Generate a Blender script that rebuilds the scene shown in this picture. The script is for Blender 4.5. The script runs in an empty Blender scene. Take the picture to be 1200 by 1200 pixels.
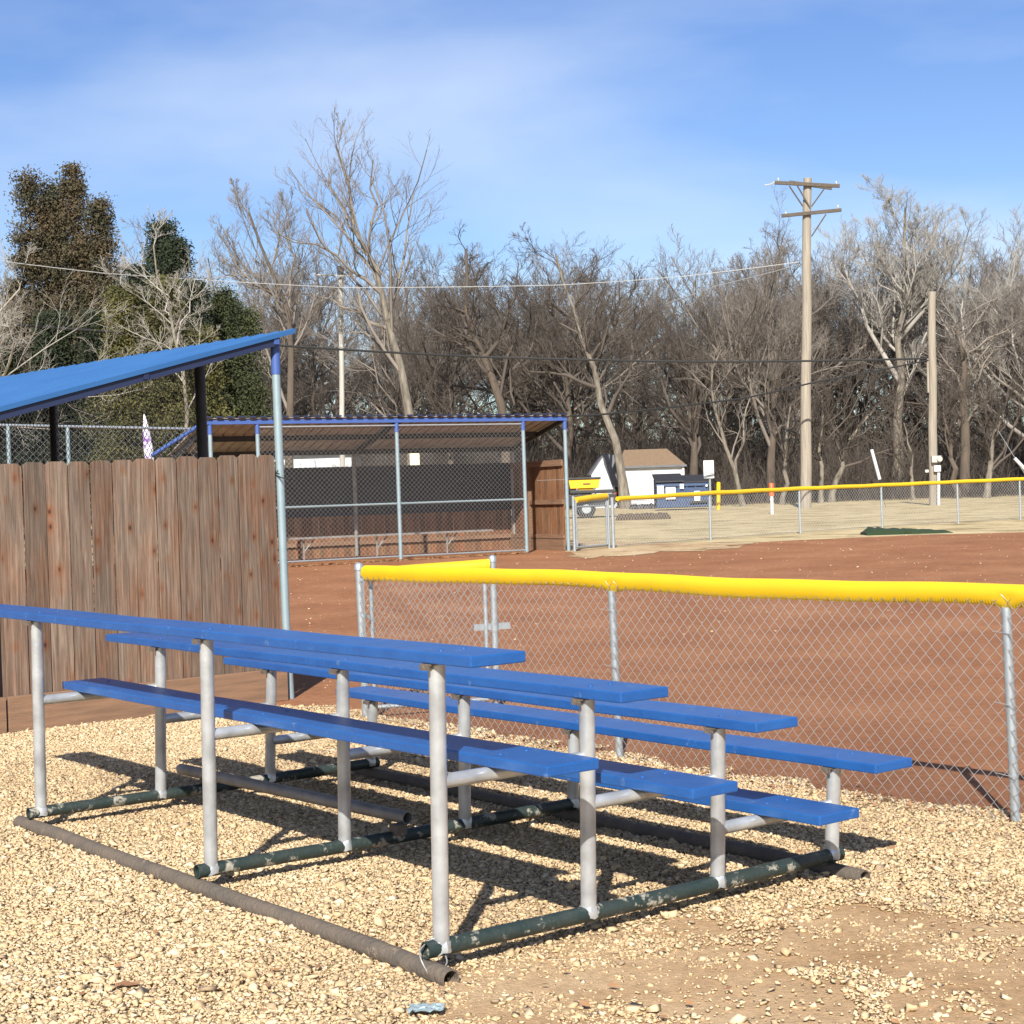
import bpy, math, random
import numpy as np
from mathutils import Vector
random.seed(7); rng = np.random.default_rng(7)
S = bpy.context.scene
COL = S.collection
R = math.radians

# ---------------------------------------------------------------- camera
FPX, PITCH, ROLL, CAMZ = 1953.2, -0.0121, -0.0323, 1.718
_f = np.array([0, math.cos(PITCH), math.sin(PITCH)]); _r0 = np.array([1.0, 0, 0]); _u0 = np.cross(_r0, _f)
_r = math.cos(ROLL)*_r0 + math.sin(ROLL)*_u0; _u = -math.sin(ROLL)*_r0 + math.cos(ROLL)*_u0
def gz(Y):
    return float(np.interp(Y, [13, 36, 80, 1e4], [0, .36, .5, .5]))
def ray(u, v): return _f + _r*(u-600)/FPX - _u*(v-600)/FPX
def PT(u, v, Y):                 # survey point seen in direction (u, v) at depth Y
    d = ray(u, v); t = Y/d[1]; return Vector((d[0]*t, Y, CAMZ+d[2]*t))
def GP(u, v):                    # where that direction meets the ground
    d = ray(u, v); lo, hi = 1.0, 400.0
    for _ in range(50):
        m = (lo+hi)/2
        if CAMZ + d[2]*m/d[1] > gz(m): lo = m
        else: hi = m
    return Vector((d[0]*lo/d[1], lo, gz(lo)))
def AT(u, Y):                    # ground point at column u (taken at the horizon) and depth Y
    hor = 577 - (u-600)*0.032
    p = PT(u, hor + (CAMZ-gz(Y))*FPX/Y, Y); p.z = gz(Y); return p
cam = bpy.data.cameras.new('camera'); co = bpy.data.objects.new('camera', cam); COL.objects.link(co)
cam.sensor_width = 36; cam.lens = FPX/1200*36; cam.clip_start = .05; cam.clip_end = 3000
from mathutils import Matrix
M = Matrix(((_r[0], _u[0], -_f[0], 0), (_r[1], _u[1], -_f[1], 0), (_r[2], _u[2], -_f[2], CAMZ), (0, 0, 0, 1)))
co.matrix_world = M
S.camera = co

# ---------------------------------------------------------------- materials
def mat(name, col, rough=.7, metal=0., var=None, scale=5., bump=0., bscale=40., detail=6, stretch=(1, 1, 1), coord='Object', spots=None, spec=None):
    m = bpy.data.materials.new(name); m.use_nodes = True; nt = m.node_tree; n = nt.nodes; l = nt.links
    b = n['Principled BSDF']; b.inputs['Roughness'].default_value = rough; b.inputs['Metallic'].default_value = metal
    if spec is not None: b.inputs['Specular IOR Level'].default_value = spec
    b.inputs['Base Color'].default_value = (*col, 1)
    tc = n.new('ShaderNodeTexCoord'); mp = n.new('ShaderNodeMapping'); l.new(tc.outputs[coord], mp.inputs[0]); mp.inputs['Scale'].default_value = stretch
    src = None
    if var:
        nz = n.new('ShaderNodeTexNoise'); nz.inputs['Scale'].default_value = scale; nz.inputs['Detail'].default_value = detail; l.new(mp.outputs[0], nz.inputs[0])
        cr = n.new('ShaderNodeValToRGB'); l.new(nz.outputs['Fac'], cr.inputs[0])
        cr.color_ramp.elements[0].position = .3; cr.color_ramp.elements[1].position = .7
        cr.color_ramp.elements[0].color = (*var, 1); cr.color_ramp.elements[1].color = (*col, 1)
        src = cr.outputs[0]
    if spots:      # (colour, noise scale, threshold, softness)
        c2, sc, th, sf = spots
        nz = n.new('ShaderNodeTexNoise'); nz.inputs['Scale'].default_value = sc; nz.inputs['Detail'].default_value = 8; nz.inputs['Roughness'].default_value = .7; l.new(mp.outputs[0], nz.inputs[0])
        cr = n.new('ShaderNodeValToRGB'); l.new(nz.outputs['Fac'], cr.inputs[0]); cr.color_ramp.elements[0].position = th; cr.color_ramp.elements[1].position = th+sf
        mx = n.new('ShaderNodeMixRGB'); l.new(cr.outputs[0], mx.inputs[0])
        if src: l.new(src, mx.inputs[1])
        else: mx.inputs[1].default_value = (*col, 1)
        mx.inputs[2].default_value = (*c2, 1); src = mx.outputs[0]
    if src: l.new(src, b.inputs['Base Color'])
    if bump:
        nz = n.new('ShaderNodeTexNoise'); nz.inputs['Scale'].default_value = bscale; nz.inputs['Detail'].default_value = 8; l.new(mp.outputs[0], nz.inputs[0])
        bp = n.new('ShaderNodeBump'); bp.inputs['Strength'].default_value = bump; bp.inputs['Distance'].default_value = .02
        l.new(nz.outputs['Fac'], bp.inputs['Height']); l.new(bp.outputs[0], b.inputs['Normal'])
    return m
MT = {}
MT['blue_paint'] = mat('blue_paint', (.010, .072, .255), .36, var=(.014, .092, .30), scale=7, bump=.15, bscale=50, spots=((.12, .19, .32), 13, .60, .12))
MT['silver_paint'] = mat('silver_paint', (.56, .58, .59), .30, .5, var=(.34, .35, .36), scale=9, bump=.1, bscale=30, spots=((.16, .14, .12), 30, .70, .04))
MT['green_paint'] = mat('green_paint', (.012, .026, .024), .5, 0, var=(.030, .040, .036), scale=8, bump=.3, bscale=60, spots=((.30, .28, .23), 9, .55, .05))
MT['rust_pipe'] = mat('rust_pipe', (.135, .105, .078), .8, 0, var=(.09, .075, .06), scale=10, bump=.5, bscale=50, spots=((.26, .20, .14), 14, .6, .1))
MT['grey_pipe'] = mat('grey_pipe', (.30, .285, .265), .5, .2, var=(.18, .165, .15), scale=7, bump=.3, bscale=50)
MT['galv'] = mat('galv', (.42, .46, .48), .45, .55, var=(.33, .36, .38), scale=20, bump=.05, bscale=80)
MT['galv_light'] = mat('galv_light', (.27, .345, .375), .5, .25, var=(.23, .30, .32), scale=12)
MT['wire'] = mat('wire', (.46, .46, .455), .4, .55)
MT['wire_dark'] = mat('wire_dark', (.30, .31, .31), .5, .5)
MT['yellow'] = mat('yellow', (.68, .43, .008), .5, var=(.62, .39, .01), scale=4, bump=.05, bscale=30, spots=((.42, .30, .05), 9, .66, .1))
MT['black'] = mat('black', (.018, .018, .02), .6, var=(.03, .03, .034), scale=6)
MT['roof_blue'] = mat('roof_blue', (.018, .088, .24), .5, var=(.024, .105, .27), scale=1.5)
MT['beam_blue'] = mat('beam_blue', (.04, .085, .27), .5, var=(.05, .10, .30), scale=5)
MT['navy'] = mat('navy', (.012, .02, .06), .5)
MT['roof_under'] = mat('roof_under', (.38, .35, .31), .6, var=(.24, .22, .20), scale=4)
MT['conduit'] = mat('conduit', (.65, .66, .66), .5, var=(.5, .5, .5), scale=6)
MT['white_wall'] = mat('white_wall', (.60, .61, .62), .7, var=(.46, .47, .47), scale=1.2, stretch=(1, 1, 3), spots=((.36, .35, .32), 2.5, .62, .12))
MT['cream_wall'] = mat('cream_wall', (.72, .66, .42), .7, var=(.66, .6, .4), scale=3)
MT['shingle'] = mat('shingle', (.22, .145, .085), .9, var=(.13, .09, .06), scale=9, bump=.4, bscale=20, stretch=(1, 1, 5))
MT['grey_roof'] = mat('grey_roof', (.10, .11, .13), .8, var=(.15, .15, .16), scale=4)
MT['window'] = mat('window', (.03, .04, .05), .15)
MT['dumpster'] = mat('dumpster', (.028, .058, .135), .6, var=(.042, .068, .13), scale=4, bump=.1, bscale=10, spots=((.12, .10, .09), 7, .63, .06))
MT['paper'] = mat('paper', (.72, .72, .70), .8, spots=((.3, .3, .32), 16, .62, .03))
MT['orange'] = mat('orange', (.75, .12, .03), .5, var=(.65, .1, .03), scale=6)
MT['white_plastic'] = mat('white_plastic', (.56, .56, .56), .5, var=(.46, .46, .45), scale=9)
MT['spreader_yellow'] = mat('spreader_yellow', (.85, .45, .01), .45, var=(.75, .4, .01), scale=3)
MT['turf'] = mat('turf', (.012, .03, .012), .95, var=(.022, .04, .014), scale=30, bump=.6, bscale=60)
MT['mulch'] = mat('mulch', (.10, .075, .05), .95, var=(.06, .045, .035), scale=12, bump=.7, bscale=30)
MT['pole_wood'] = mat('pole_wood', (.33, .285, .225), .9, var=(.21, .18, .145), scale=6, bump=.3, bscale=20, stretch=(3, 3, .15))
MT['pole_pale'] = mat('pole_pale', (.46, .44, .40), .9, var=(.30, .28, .25), scale=3, stretch=(3, 3, .3))
MT['arm_wood'] = mat('arm_wood', (.11, .088, .068), .9, var=(.07, .057, .045), scale=6)
MT['ceramic'] = mat('ceramic', (.42, .40, .36), .3)
MT['cable_black'] = mat('cable_black', (.02, .02, .02), .7)
MT['cable_white'] = mat('cable_white', (.42, .42, .41), .5)
MT['kick'] = mat('kick', (.24, .135, .078), .85, var=(.15, .088, .054), scale=4, bump=.3, bscale=30, stretch=(.6, .6, 8), spots=((.20, .16, .12), 3, .6, .1))
MT['bark'] = mat('bark', (.115, .088, .065), .95, var=(.07, .054, .042), scale=2, bump=.4, bscale=14, stretch=(2, 2, .4))
MT['bark_pale'] = mat('bark_pale', (.24, .21, .165), .95, var=(.095, .08, .062), scale=3.0, bump=.4, bscale=14, stretch=(2, 2, .5))
MT['twig'] = mat('twig', (.105, .084, .068), .95, var=(.062, .050, .041), scale=.6)
MT['twig_grey'] = mat('twig_grey', (.24, .205, .17), .95, var=(.145, .122, .103), scale=.6)
MT['twig_pale'] = mat('twig_pale', (.37, .34, .30), .95, var=(.25, .23, .20), scale=.6)
MT['cedar_green'] = mat('cedar_green', (.060, .070, .022), .9, var=(.028, .038, .016), scale=1.1)
MT['cedar_brown'] = mat('cedar_brown', (.105, .070, .036), .9, var=(.045, .048, .024), scale=.9)
MT['cedar_dark'] = mat('cedar_dark', (.030, .042, .016), .9, var=(.016, .024, .012), scale=1.1)
MT['cedar_olive'] = mat('cedar_olive', (.120, .110, .030), .9, var=(.055, .060, .022), scale=1.1)
MT['leaf'] = mat('leaf', (.20, .09, .045), .9, var=(.30, .17, .08), scale=14)
MT['cloth'] = mat('cloth', (.7, .68, .72), .8, spots=((.25, .12, .4), 6, .52, .05))

def wood_mat(name='weathered_cedar', tint=(1.0, .87, .77), gs=26.):       # weathered cedar pickets: each picket its own tone, long grain, knots with red halos
    m = bpy.data.materials.new(name); m.use_nodes = True; nt = m.node_tree; n = nt.nodes; l = nt.links
    b = n['Principled BSDF']; b.inputs['Roughness'].default_value = .85
    tc = n.new('ShaderNodeTexCoord'); at = n.new('ShaderNodeAttribute'); at.attribute_name = 'tone'
    add = n.new('ShaderNodeVectorMath'); add.operation = 'MULTIPLY_ADD'; l.new(at.outputs['Fac'], add.inputs[0]); add.inputs[1].default_value = (17, 9, 23); l.new(tc.outputs['Object'], add.inputs[2])
    mp = n.new('ShaderNodeMapping'); mp.inputs['Scale'].default_value = (gs, gs, .9); l.new(add.outputs[0], mp.inputs[0])
    g = n.new('ShaderNodeTexNoise'); g.inputs['Scale'].default_value = 2.2; g.inputs['Detail'].default_value = 9; g.inputs['Roughness'].default_value = .65; g.inputs['Distortion'].default_value = .5; l.new(mp.outputs[0], g.inputs[0])
    cr = n.new('ShaderNodeValToRGB'); l.new(g.outputs['Fac'], cr.inputs[0])
    e = cr.color_ramp.elements; e[0].position = .34; e[0].color = (.075, .058, .047, 1); e[1].position = .66; e[1].color = (.215, .178, .148, 1)
    x = e.new(.5); x.color = (.135, .110, .090, 1)
    # reddish / grey patches
    p = n.new('ShaderNodeTexNoise'); p.inputs['Scale'].default_value = 2.3; p.inputs['Detail'].default_value = 4; mp2 = n.new('ShaderNodeMapping'); mp2.inputs['Scale'].default_value = (2.5, 2.5, .8); l.new(add.outputs[0], mp2.inputs[0]); l.new(mp2.outputs[0], p.inputs[0])
    pr = n.new('ShaderNodeValToRGB'); l.new(p.outputs['Fac'], pr.inputs[0]); pr.color_ramp.elements[0].position = .42; pr.color_ramp.elements[1].position = .68
    m1 = n.new('ShaderNodeMixRGB'); m1.blend_type = 'MULTIPLY'; l.new(pr.outputs[0], m1.inputs[0]); l.new(cr.outputs[0], m1.inputs[1]); m1.inputs[2].default_value = (1.05, .80, .66, 1)
    # knots
    mp3 = n.new('ShaderNodeMapping'); mp3.inputs['Scale'].default_value = (7.5, 7.5, 4.2); l.new(add.outputs[0], mp3.inputs[0])
    v = n.new('ShaderNodeTexVoronoi'); v.inputs['Scale'].default_value = 1.0; l.new(mp3.outputs[0], v.inputs['Vector'])
    kr = n.new('ShaderNodeValToRGB'); l.new(v.outputs['Distance'], kr.inputs[0]); k = kr.color_ramp.elements
    k[0].position = .0; k[0].color = (.10, .05, .03, 1); k[1].position = .30; k[1].color = (1, 1, 1, 1); y = k.new(.06); y.color = (.20, .09, .05, 1); y = k.new(.09); y.color = (.80, .48, .32, 1); y = k.new(.17); y.color = (1, .78, .62, 1)
    m2 = n.new('ShaderNodeMixRGB'); m2.blend_type = 'MULTIPLY'; m2.inputs[0].default_value = .9; l.new(m1.outputs[0], m2.inputs[1]); l.new(kr.outputs[0], m2.inputs[2])
    hs = n.new('ShaderNodeMapRange'); hs.inputs['To Min'].default_value = .72; hs.inputs['To Max'].default_value = 1.25; l.new(at.outputs['Fac'], hs.inputs['Value'])
    m3 = n.new('ShaderNodeMixRGB'); m3.blend_type = 'MULTIPLY'; m3.inputs[0].default_value = 1; l.new(m2.outputs[0], m3.inputs[1]); l.new(hs.outputs[0], m3.inputs[2]); m4 = n.new('ShaderNodeMixRGB'); m4.blend_type = 'MULTIPLY'; m4.inputs[0].default_value = 1; m4.inputs[2].default_value = (*tint, 1); l.new(m3.outputs[0], m4.inputs[1]); m3 = m4
    mp5 = n.new('ShaderNodeMapping'); mp5.inputs['Scale'].default_value = (170, 170, 5); l.new(add.outputs[0], mp5.inputs[0]); g5 = n.new('ShaderNodeTexNoise'); g5.inputs['Scale'].default_value = 1.6; g5.inputs['Detail'].default_value = 6; l.new(mp5.outputs[0], g5.inputs[0])
    r5 = n.new('ShaderNodeMapRange'); r5.inputs['From Min'].default_value = .3; r5.inputs['From Max'].default_value = .7; r5.inputs['To Min'].default_value = .80; r5.inputs['To Max'].default_value = 1.16; l.new(g5.outputs['Fac'], r5.inputs['Value'])
    m5 = n.new('ShaderNodeMixRGB'); m5.blend_type = 'MULTIPLY'; m5.inputs[0].default_value = 1; l.new(m3.outputs[0], m5.inputs[1]); l.new(r5.outputs[0], m5.inputs[2])
    l.new(m5.outputs[0], b.inputs['Base Color'])
    bp = n.new('ShaderNodeBump'); bp.inputs['Strength'].default_value = .5; bp.inputs['Distance'].default_value = .004; l.new(g.outputs['Fac'], bp.inputs['Height']); l.new(bp.outputs[0], b.inputs['Normal'])
    return m
MT['wood'] = wood_mat()
MT['wood_warm'] = wood_mat('cedar_warm', (1.25, .80, .48), 30.)
MT['wood_dark'] = wood_mat('cedar_dark_boards', (.62, .42, .30), 30.)
def attr_mat(name, c0, c1, c2, rough=.9):
    m = bpy.data.materials.new(name); m.use_nodes = True; n = m.node_tree.nodes; l = m.node_tree.links; b = n['Principled BSDF']; b.inputs['Roughness'].default_value = rough
    b.inputs['Specular IOR Level'].default_value = .3
    at = n.new('ShaderNodeAttribute'); at.attribute_name = 'tone'; cr = n.new('ShaderNodeValToRGB'); l.new(at.outputs['Fac'], cr.inputs[0])
    e = cr.color_ramp.elements; e[0].color = (*c0, 1); e[1].color = (*c2, 1); x = e.new(.5); x.color = (*c1, 1)
    tc = n.new('ShaderNodeTexCoord'); nz = n.new('ShaderNodeTexNoise'); nz.inputs['Scale'].default_value = 60; l.new(tc.outputs['Object'], nz.inputs[0])
    mr = n.new('ShaderNodeMapRange'); mr.inputs['To Min'].default_value = .75; mr.inputs['To Max'].default_value = 1.2; l.new(nz.outputs['Fac'], mr.inputs['Value'])
    mx = n.new('ShaderNodeMixRGB'); mx.blend_type = 'MULTIPLY'; mx.inputs[0].default_value = 1; l.new(cr.outputs[0], mx.inputs[1]); l.new(mr.outputs[0], mx.inputs[2]); l.new(mx.outputs[0], b.inputs['Base Color'])
    return m
MT['stone'] = attr_mat('stone', (.30, .22, .14), (.53, .385, .215), (.66, .53, .36))

def ground_mat(name, a, b_, c, s1, s2, bump=.6, bs=120, speck=None):
    m = bpy.data.materials.new(name); m.use_nodes = True; n = m.node_tree.nodes; l = m.node_tree.links; b = n['Principled BSDF']; b.inputs['Roughness'].default_value = .95; b.inputs['Specular IOR Level'].default_value = .15
    tc = n.new('ShaderNodeTexCoord')
    n1 = n.new('ShaderNodeTexNoise'); n1.inputs['Scale'].default_value = s1; n1.inputs['Detail'].default_value = 8; n1.inputs['Roughness'].default_value = .6; l.new(tc.outputs['Object'], n1.inputs[0])
    cr = n.new('ShaderNodeValToRGB'); l.new(n1.outputs['Fac'], cr.inputs[0]); e = cr.color_ramp.elements; e[0].position = .32; e[0].color = (*a, 1); e[1].position = .68; e[1].color = (*c, 1); x = e.new(.5); x.color = (*b_, 1)
    n2 = n.new('ShaderNodeTexNoise'); n2.inputs['Scale'].default_value = s2; n2.inputs['Detail'].default_value = 8; n2.inputs['Roughness'].default_value = .75; l.new(tc.outputs['Object'], n2.inputs[0])
    mr = n.new('ShaderNodeMapRange'); mr.inputs['From Min'].default_value = .3; mr.inputs['From Max'].default_value = .7; mr.inputs['To Min'].default_value = .72; mr.inputs['To Max'].default_value = 1.25; l.new(n2.outputs['Fac'], mr.inputs['Value'])
    mx = n.new('ShaderNodeMixRGB'); mx.blend_type = 'MULTIPLY'; mx.inputs[0].default_value = 1; l.new(cr.outputs[0], mx.inputs[1]); l.new(mr.outputs[0], mx.inputs[2]); src = mx.outputs[0]
    if speck:
        v = n.new('ShaderNodeTexVoronoi'); v.inputs['Scale'].default_value = speck[1]; l.new(tc.outputs['Object'], v.inputs['Vector'])
        c2 = n.new('ShaderNodeValToRGB'); l.new(v.outputs['Distance'], c2.inputs[0]); c2.color_ramp.elements[0].position = speck[2]; c2.color_ramp.elements[0].color = (1, 1, 1, 1); c2.color_ramp.elements[1].position = speck[2]+.05; c2.color_ramp.elements[1].color = (0, 0, 0, 1)
        m2 = n.new('ShaderNodeMixRGB'); l.new(c2.outputs[0], m2.inputs[0]); l.new(src, m2.inputs[1]); m2.inputs[2].default_value = (*speck[0], 1); src = m2.outputs[0]
    l.new(src, b.inputs['Base Color'])
    n3 = n.new('ShaderNodeTexNoise'); n3.inputs['Scale'].default_value = bs; n3.inputs['Detail'].default_value = 10; n3.inputs['Roughness'].default_value = .7; l.new(tc.outputs['Object'], n3.inputs[0])
    bp = n.new('ShaderNodeBump'); bp.inputs['Strength'].default_value = bump; bp.inputs['Distance'].default_value = .02; l.new(n3.outputs['Fac'], bp.inputs['Height']); l.new(bp.outputs[0], b.inputs['Normal'])
    return m
MT['grass_ground'] = ground_mat('grass_ground', (.24, .18, .095), (.44, .35, .195), (.54, .44, .265), .8, 5, 1., 8)
MT['infield'] = ground_mat('infield', (.245, .106, .052), (.29, .131, .064), (.34, .164, .084), .7, 11, 1., 35)
MT['gravel_base'] = ground_mat('gravel_base', (.44, .30, .165), (.54, .38, .21), (.60, .45, .27), 1.5, 90, 1., 120)
MT['dirt'] = ground_mat('dirt', (.38, .235, .12), (.47, .315, .175), (.55, .395, .235), 1.1, 25, .7, 70)
MT['far_gravel'] = ground_mat('far_gravel', (.30, .19, .11), (.44, .32, .18), (.55, .42, .27), 1.2, 7, 1., 30)
MT['litter'] = ground_mat('litter', (.10, .065, .04), (.17, .12, .075), (.26, .19, .12), .8, 5, 1., 6)

# ---------------------------------------------------------------- mesh building
class MB:
    def __init__(s): s.v = []; s.f = []; s.t = []; s.tone = 0.
    def quadset(s, pts, faces):
        k = len(s.v); s.v += [tuple(p) for p in pts]; s.f += [tuple(i+k for i in f) for f in faces]; s.t += [s.tone]*len(faces); return s
    def box(s, c, size, ax=None, az=(0, 0, 1)):
        c = Vector(c); x = Vector(ax or (1, 0, 0)).normalized(); z = Vector(az).normalized(); y = z.cross(x).normalized(); z = x.cross(y).normalized()
        hx, hy, hz = [q/2 for q in size]; P = []
        for dz in (-1, 1):
            for dx, dy in ((-1, -1), (1, -1), (1, 1), (-1, 1)): P.append(c + x*dx*hx + y*dy*hy + z*dz*hz)
        return s.quadset(P, [(3, 2, 1, 0), (4, 5, 6, 7), (0, 1, 5, 4), (1, 2, 6, 5), (2, 3, 7, 6), (3, 0, 4, 7)])
    def prism(s, poly, ext):     # poly: list of Vectors (planar), extruded by vector ext
        n = len(poly); ext = Vector(ext); P = [Vector(p) for p in poly] + [Vector(p)+ext for p in poly]
        F = [tuple(range(n))[::-1], tuple(range(n, 2*n))] + [(i, (i+1) % n, n+(i+1) % n, n+i) for i in range(n)]
        return s.quadset(P, F)
    def tube(s, pts, r, sides=12, cap=True, hollow=0):
        pts = [Vector(p) for p in pts]; rr = r if isinstance(r, (list, tuple)) else [r]*len(pts); P = []; F = []
        for i, p in enumerate(pts):
            d = (pts[min(i+1, len(pts)-1)] - pts[max(i-1, 0)]).normalized()
            a = d.cross(Vector((0, 0, 1)));
            if a.length < .1: a = d.cross(Vector((0, 1, 0)))
            a.normalize(); b = d.cross(a)
            for k in range(sides):
                t = 2*math.pi*k/sides; P.append(p + (a*math.cos(t)+b*math.sin(t))*rr[i])
        for i in range(len(pts)-1):
            for k in range(sides):
                k2 = (k+1) % sides; F.append((i*sides+k, i*sides+k2, (i+1)*sides+k2, (i+1)*sides+k))
        if cap and not hollow:
            F.append(tuple(range(sides))[::-1]); F.append(tuple((len(pts)-1)*sides+k for k in range(sides)))
        s.quadset(P, F)
        if hollow:                      # open pipe with an inner wall
            for end, nxt in ((0, 1), (-1, -2)):
                p = pts[end]; d = (pts[nxt]-p).normalized(); a = d.cross(Vector((0, 0, 1))).normalized(); b = d.cross(a); Q = []
                for rad, off in ((rr[0], 0), (hollow, 0), (hollow, .25)):
                    for k in range(sides):
                        t = 2*math.pi*k/sides; Q.append(p + d*off + (a*math.cos(t)+b*math.sin(t))*rad)
                G = [(q*sides+k, q*sides+(k+1) % sides, (q+1)*sides+(k+1) % sides, (q+1)*sides+k) for q in (0, 1) for k in range(sides)]
                G.append(tuple(2*sides+k for k in range(sides)))
                s.quadset(Q, G)
        return s
    def build(s, name, m, parent=None, smooth=False, bevel=0):
        me = bpy.data.meshes.new(name); me.from_pydata([tuple(v) for v in s.v], [], s.f); me.update()
        a = me.attributes.new('tone', 'FLOAT', 'FACE'); a.data.foreach_set('value', s.t)
        return link(name, me, m, parent, smooth, bevel)
def link(name, me, m, parent=None, smooth=False, bevel=0):
    if m: me.materials.append(MT[m] if isinstance(m, str) else m)
    if smooth:
        me.polygons.foreach_set('use_smooth', [True]*len(me.polygons))
        try: me.set_sharp_from_angle(angle=R(40))
        except Exception: pass
    o = bpy.data.objects.new(name, me); COL.objects.link(o)
    if parent:
        o.parent = parent; o.matrix_parent_inverse = Matrix.Translation(-Vector(parent.location))
    if bevel:
        b = o.modifiers.new('bevel', 'BEVEL'); b.width = bevel; b.segments = 2; b.limit_method = 'ANGLE'
    return o
def np_mesh(name, V, F, tone=None):
    me = bpy.data.meshes.new(name); V = np.asarray(V, np.float32); F = np.asarray(F, np.int32); k = F.shape[1]
    me.vertices.add(len(V)); me.vertices.foreach_set('co', V.ravel()); me.loops.add(F.size); me.loops.foreach_set('vertex_index', F.ravel())
    me.polygons.add(len(F)); me.polygons.foreach_set('loop_start', np.arange(0, F.size, k, dtype=np.int32))
    try: me.polygons.foreach_set('loop_total', np.full(len(F), k, np.int32))
    except Exception: pass
    me.update(calc_edges=True)
    if tone is not None:
        a = me.attributes.new('tone', 'FLOAT', 'FACE'); a.data.foreach_set('value', np.asarray(tone, np.float32))
    return me
def tag(o, label=None, cat=None, group=None, kind=None):
    if label: o['label'] = label
    if cat: o['category'] = cat
    if group: o['group'] = group
    if kind: o['kind'] = kind
    return o
def thing(name, loc, label, cat, group=None):
    o = bpy.data.objects.new(name, None); COL.objects.link(o); o.location = loc; o.empty_display_size = .2
    return tag(o, label, cat, group)
def copy_thing(root, loc, rz=None, scale=None, label=None, group=None):
    c = root.copy(); COL.objects.link(c); c.location = loc
    if rz is not None: c.rotation_euler = (0, 0, rz)
    if scale: c.scale = scale
    if label: c['label'] = label
    if group: c['group'] = group
    for ch in root.children:
        d = ch.copy(); COL.objects.link(d); d.parent = c
        for g in ch.children:
            e = g.copy(); COL.objects.link(e); e.parent = d
    return c
def tubes_np(P, Rr, sides):      # P (N, n, 3) polylines, Rr (N, n) radii -> V, F
    N, n, _ = P.shape; D = np.empty_like(P); D[:, 1:-1] = P[:, 2:]-P[:, :-2]; D[:, 0] = P[:, 1]-P[:, 0]; D[:, -1] = P[:, -1]-P[:, -2]
    D /= np.linalg.norm(D, axis=2, keepdims=True)+1e-9
    ref = np.where(np.abs(D[..., 2:3]) > .9, np.array([1., 0, 0]), np.array([0, 0, 1.]))
    A = np.cross(D, ref); A /= np.linalg.norm(A, axis=2, keepdims=True)+1e-9; B = np.cross(D, A)
    th = 2*np.pi*np.arange(sides)/sides
    V = P[:, :, None, :] + Rr[:, :, None, None]*(A[:, :, None, :]*np.cos(th)[None, None, :, None]+B[:, :, None, :]*np.sin(th)[None, None, :, None])
    i = np.arange(n-1)[:, None]*sides; k = np.arange(sides)[None, :]; k2 = (k+1) % sides
    q = np.stack([i+k, i+k2, i+sides+k2, i+sides+k], -1).reshape(-1, 4)
    F = (np.arange(N)[:, None, None]*(n*sides)+q[None]).reshape(-1, 4)
    return V.reshape(-1, 3), F
def join_np(parts):
    Vs = []; Fs = []; k = 0
    for V, F in parts: Vs.append(V); Fs.append(F+k); k += len(V)
    return np.concatenate(Vs), np.concatenate(Fs)
def chain_link(name, p0, p1, z0, z1, parent, m='wire', a=.039, r=.0019, weave=.004, z0b=None, z1b=None, wob=0.):
    p0 = np.array(p0[:2]); p1 = np.array(p1[:2]); L = np.linalg.norm(p1-p0); d = (p1-p0)/L; nrm = np.array([d[1], -d[0]])
    nw = int(L/a); nz = max(2, int((z1-z0)/a)); k = np.arange(nw)[:, None]; j = np.arange(nz+1)[None, :]
    x = (k + (j+k) % 2)*a; s = x/L
    za = z0 + ((z0b if z0b is not None else z0)-z0)*s; zb = z1 + ((z1b if z1b is not None else z1)-z1)*s
    z = za + (zb-za)*j/nz
    off = np.where((j+k) % 2 == 0, weave, -weave)*.5*np.ones_like(x) + wob*np.sin(x*2.1+1)*np.sin(z*5)*.5
    P = np.stack([p0[0]+d[0]*x+nrm[0]*off, p0[1]+d[1]*x+nrm[1]*off, z], -1)
    V, F = tubes_np(P, np.full(P.shape[:2], r), 4)
    return link(name, np_mesh(name, V, F), m, parent)

# ---------------------------------------------------------------- ground
def sheet(name, poly, m, lift, jit=0., step=.4, kind='structure'):
    import bmesh
    pts = []
    for i, p in enumerate(poly):
        q = poly[(i+1) % len(poly)]; L = math.dist(p[:2], q[:2]); n = max(1, min(200, int(L/step))) if jit else 1
        for k in range(n):
            t = k/n; x = p[0]+(q[0]-p[0])*t; y = p[1]+(q[1]-p[1])*t
            pts.append((x+random.gauss(0, jit), y+random.gauss(0, jit), 0))
    bm = bmesh.new(); vs = [bm.verts.new(p) for p in pts]; f = bm.faces.new(vs); f.normal_update()
    if f.normal.z < 0: f.normal_flip()
    bmesh.ops.triangulate(bm, faces=bm.faces[:])
    for Y in (13, 36, 80):
        bmesh.ops.bisect_plane(bm, geom=bm.verts[:]+bm.edges[:]+bm.faces[:], plane_co=(0, Y, 0), plane_no=(0, 1, 0))
    for v in bm.verts: v.co.z = gz(v.co.y)+lift
    me = bpy.data.meshes.new(name); bm.to_mesh(me); bm.free()
    return tag(link(name, me, m), kind=kind)
EX = Vector((.6133, -.7899, 0)); EY = Vector((.7899, .6133, 0)); BO = Vector((-2.497, 8.740, 0))
FR = Vector((2.423, 8.155, 0)); FC = Vector((-1.173, 12.824, 0)); FD = (FC-FR).normalized()
nrm0 = Vector((-FD.y, FD.x, 0)); nrm0 = nrm0 if nrm0.dot(Vector((3, 12, 0))-FR) > 0 else -nrm0
sheet('ground', [(-900, -60), (900, -60), (900, 1500), (-900, 1500)], 'grass_ground', 0)
D0 = Vector((-3.87, 12.60, 0)); D1 = Vector((-1.98, 14.07, 0))
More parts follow.
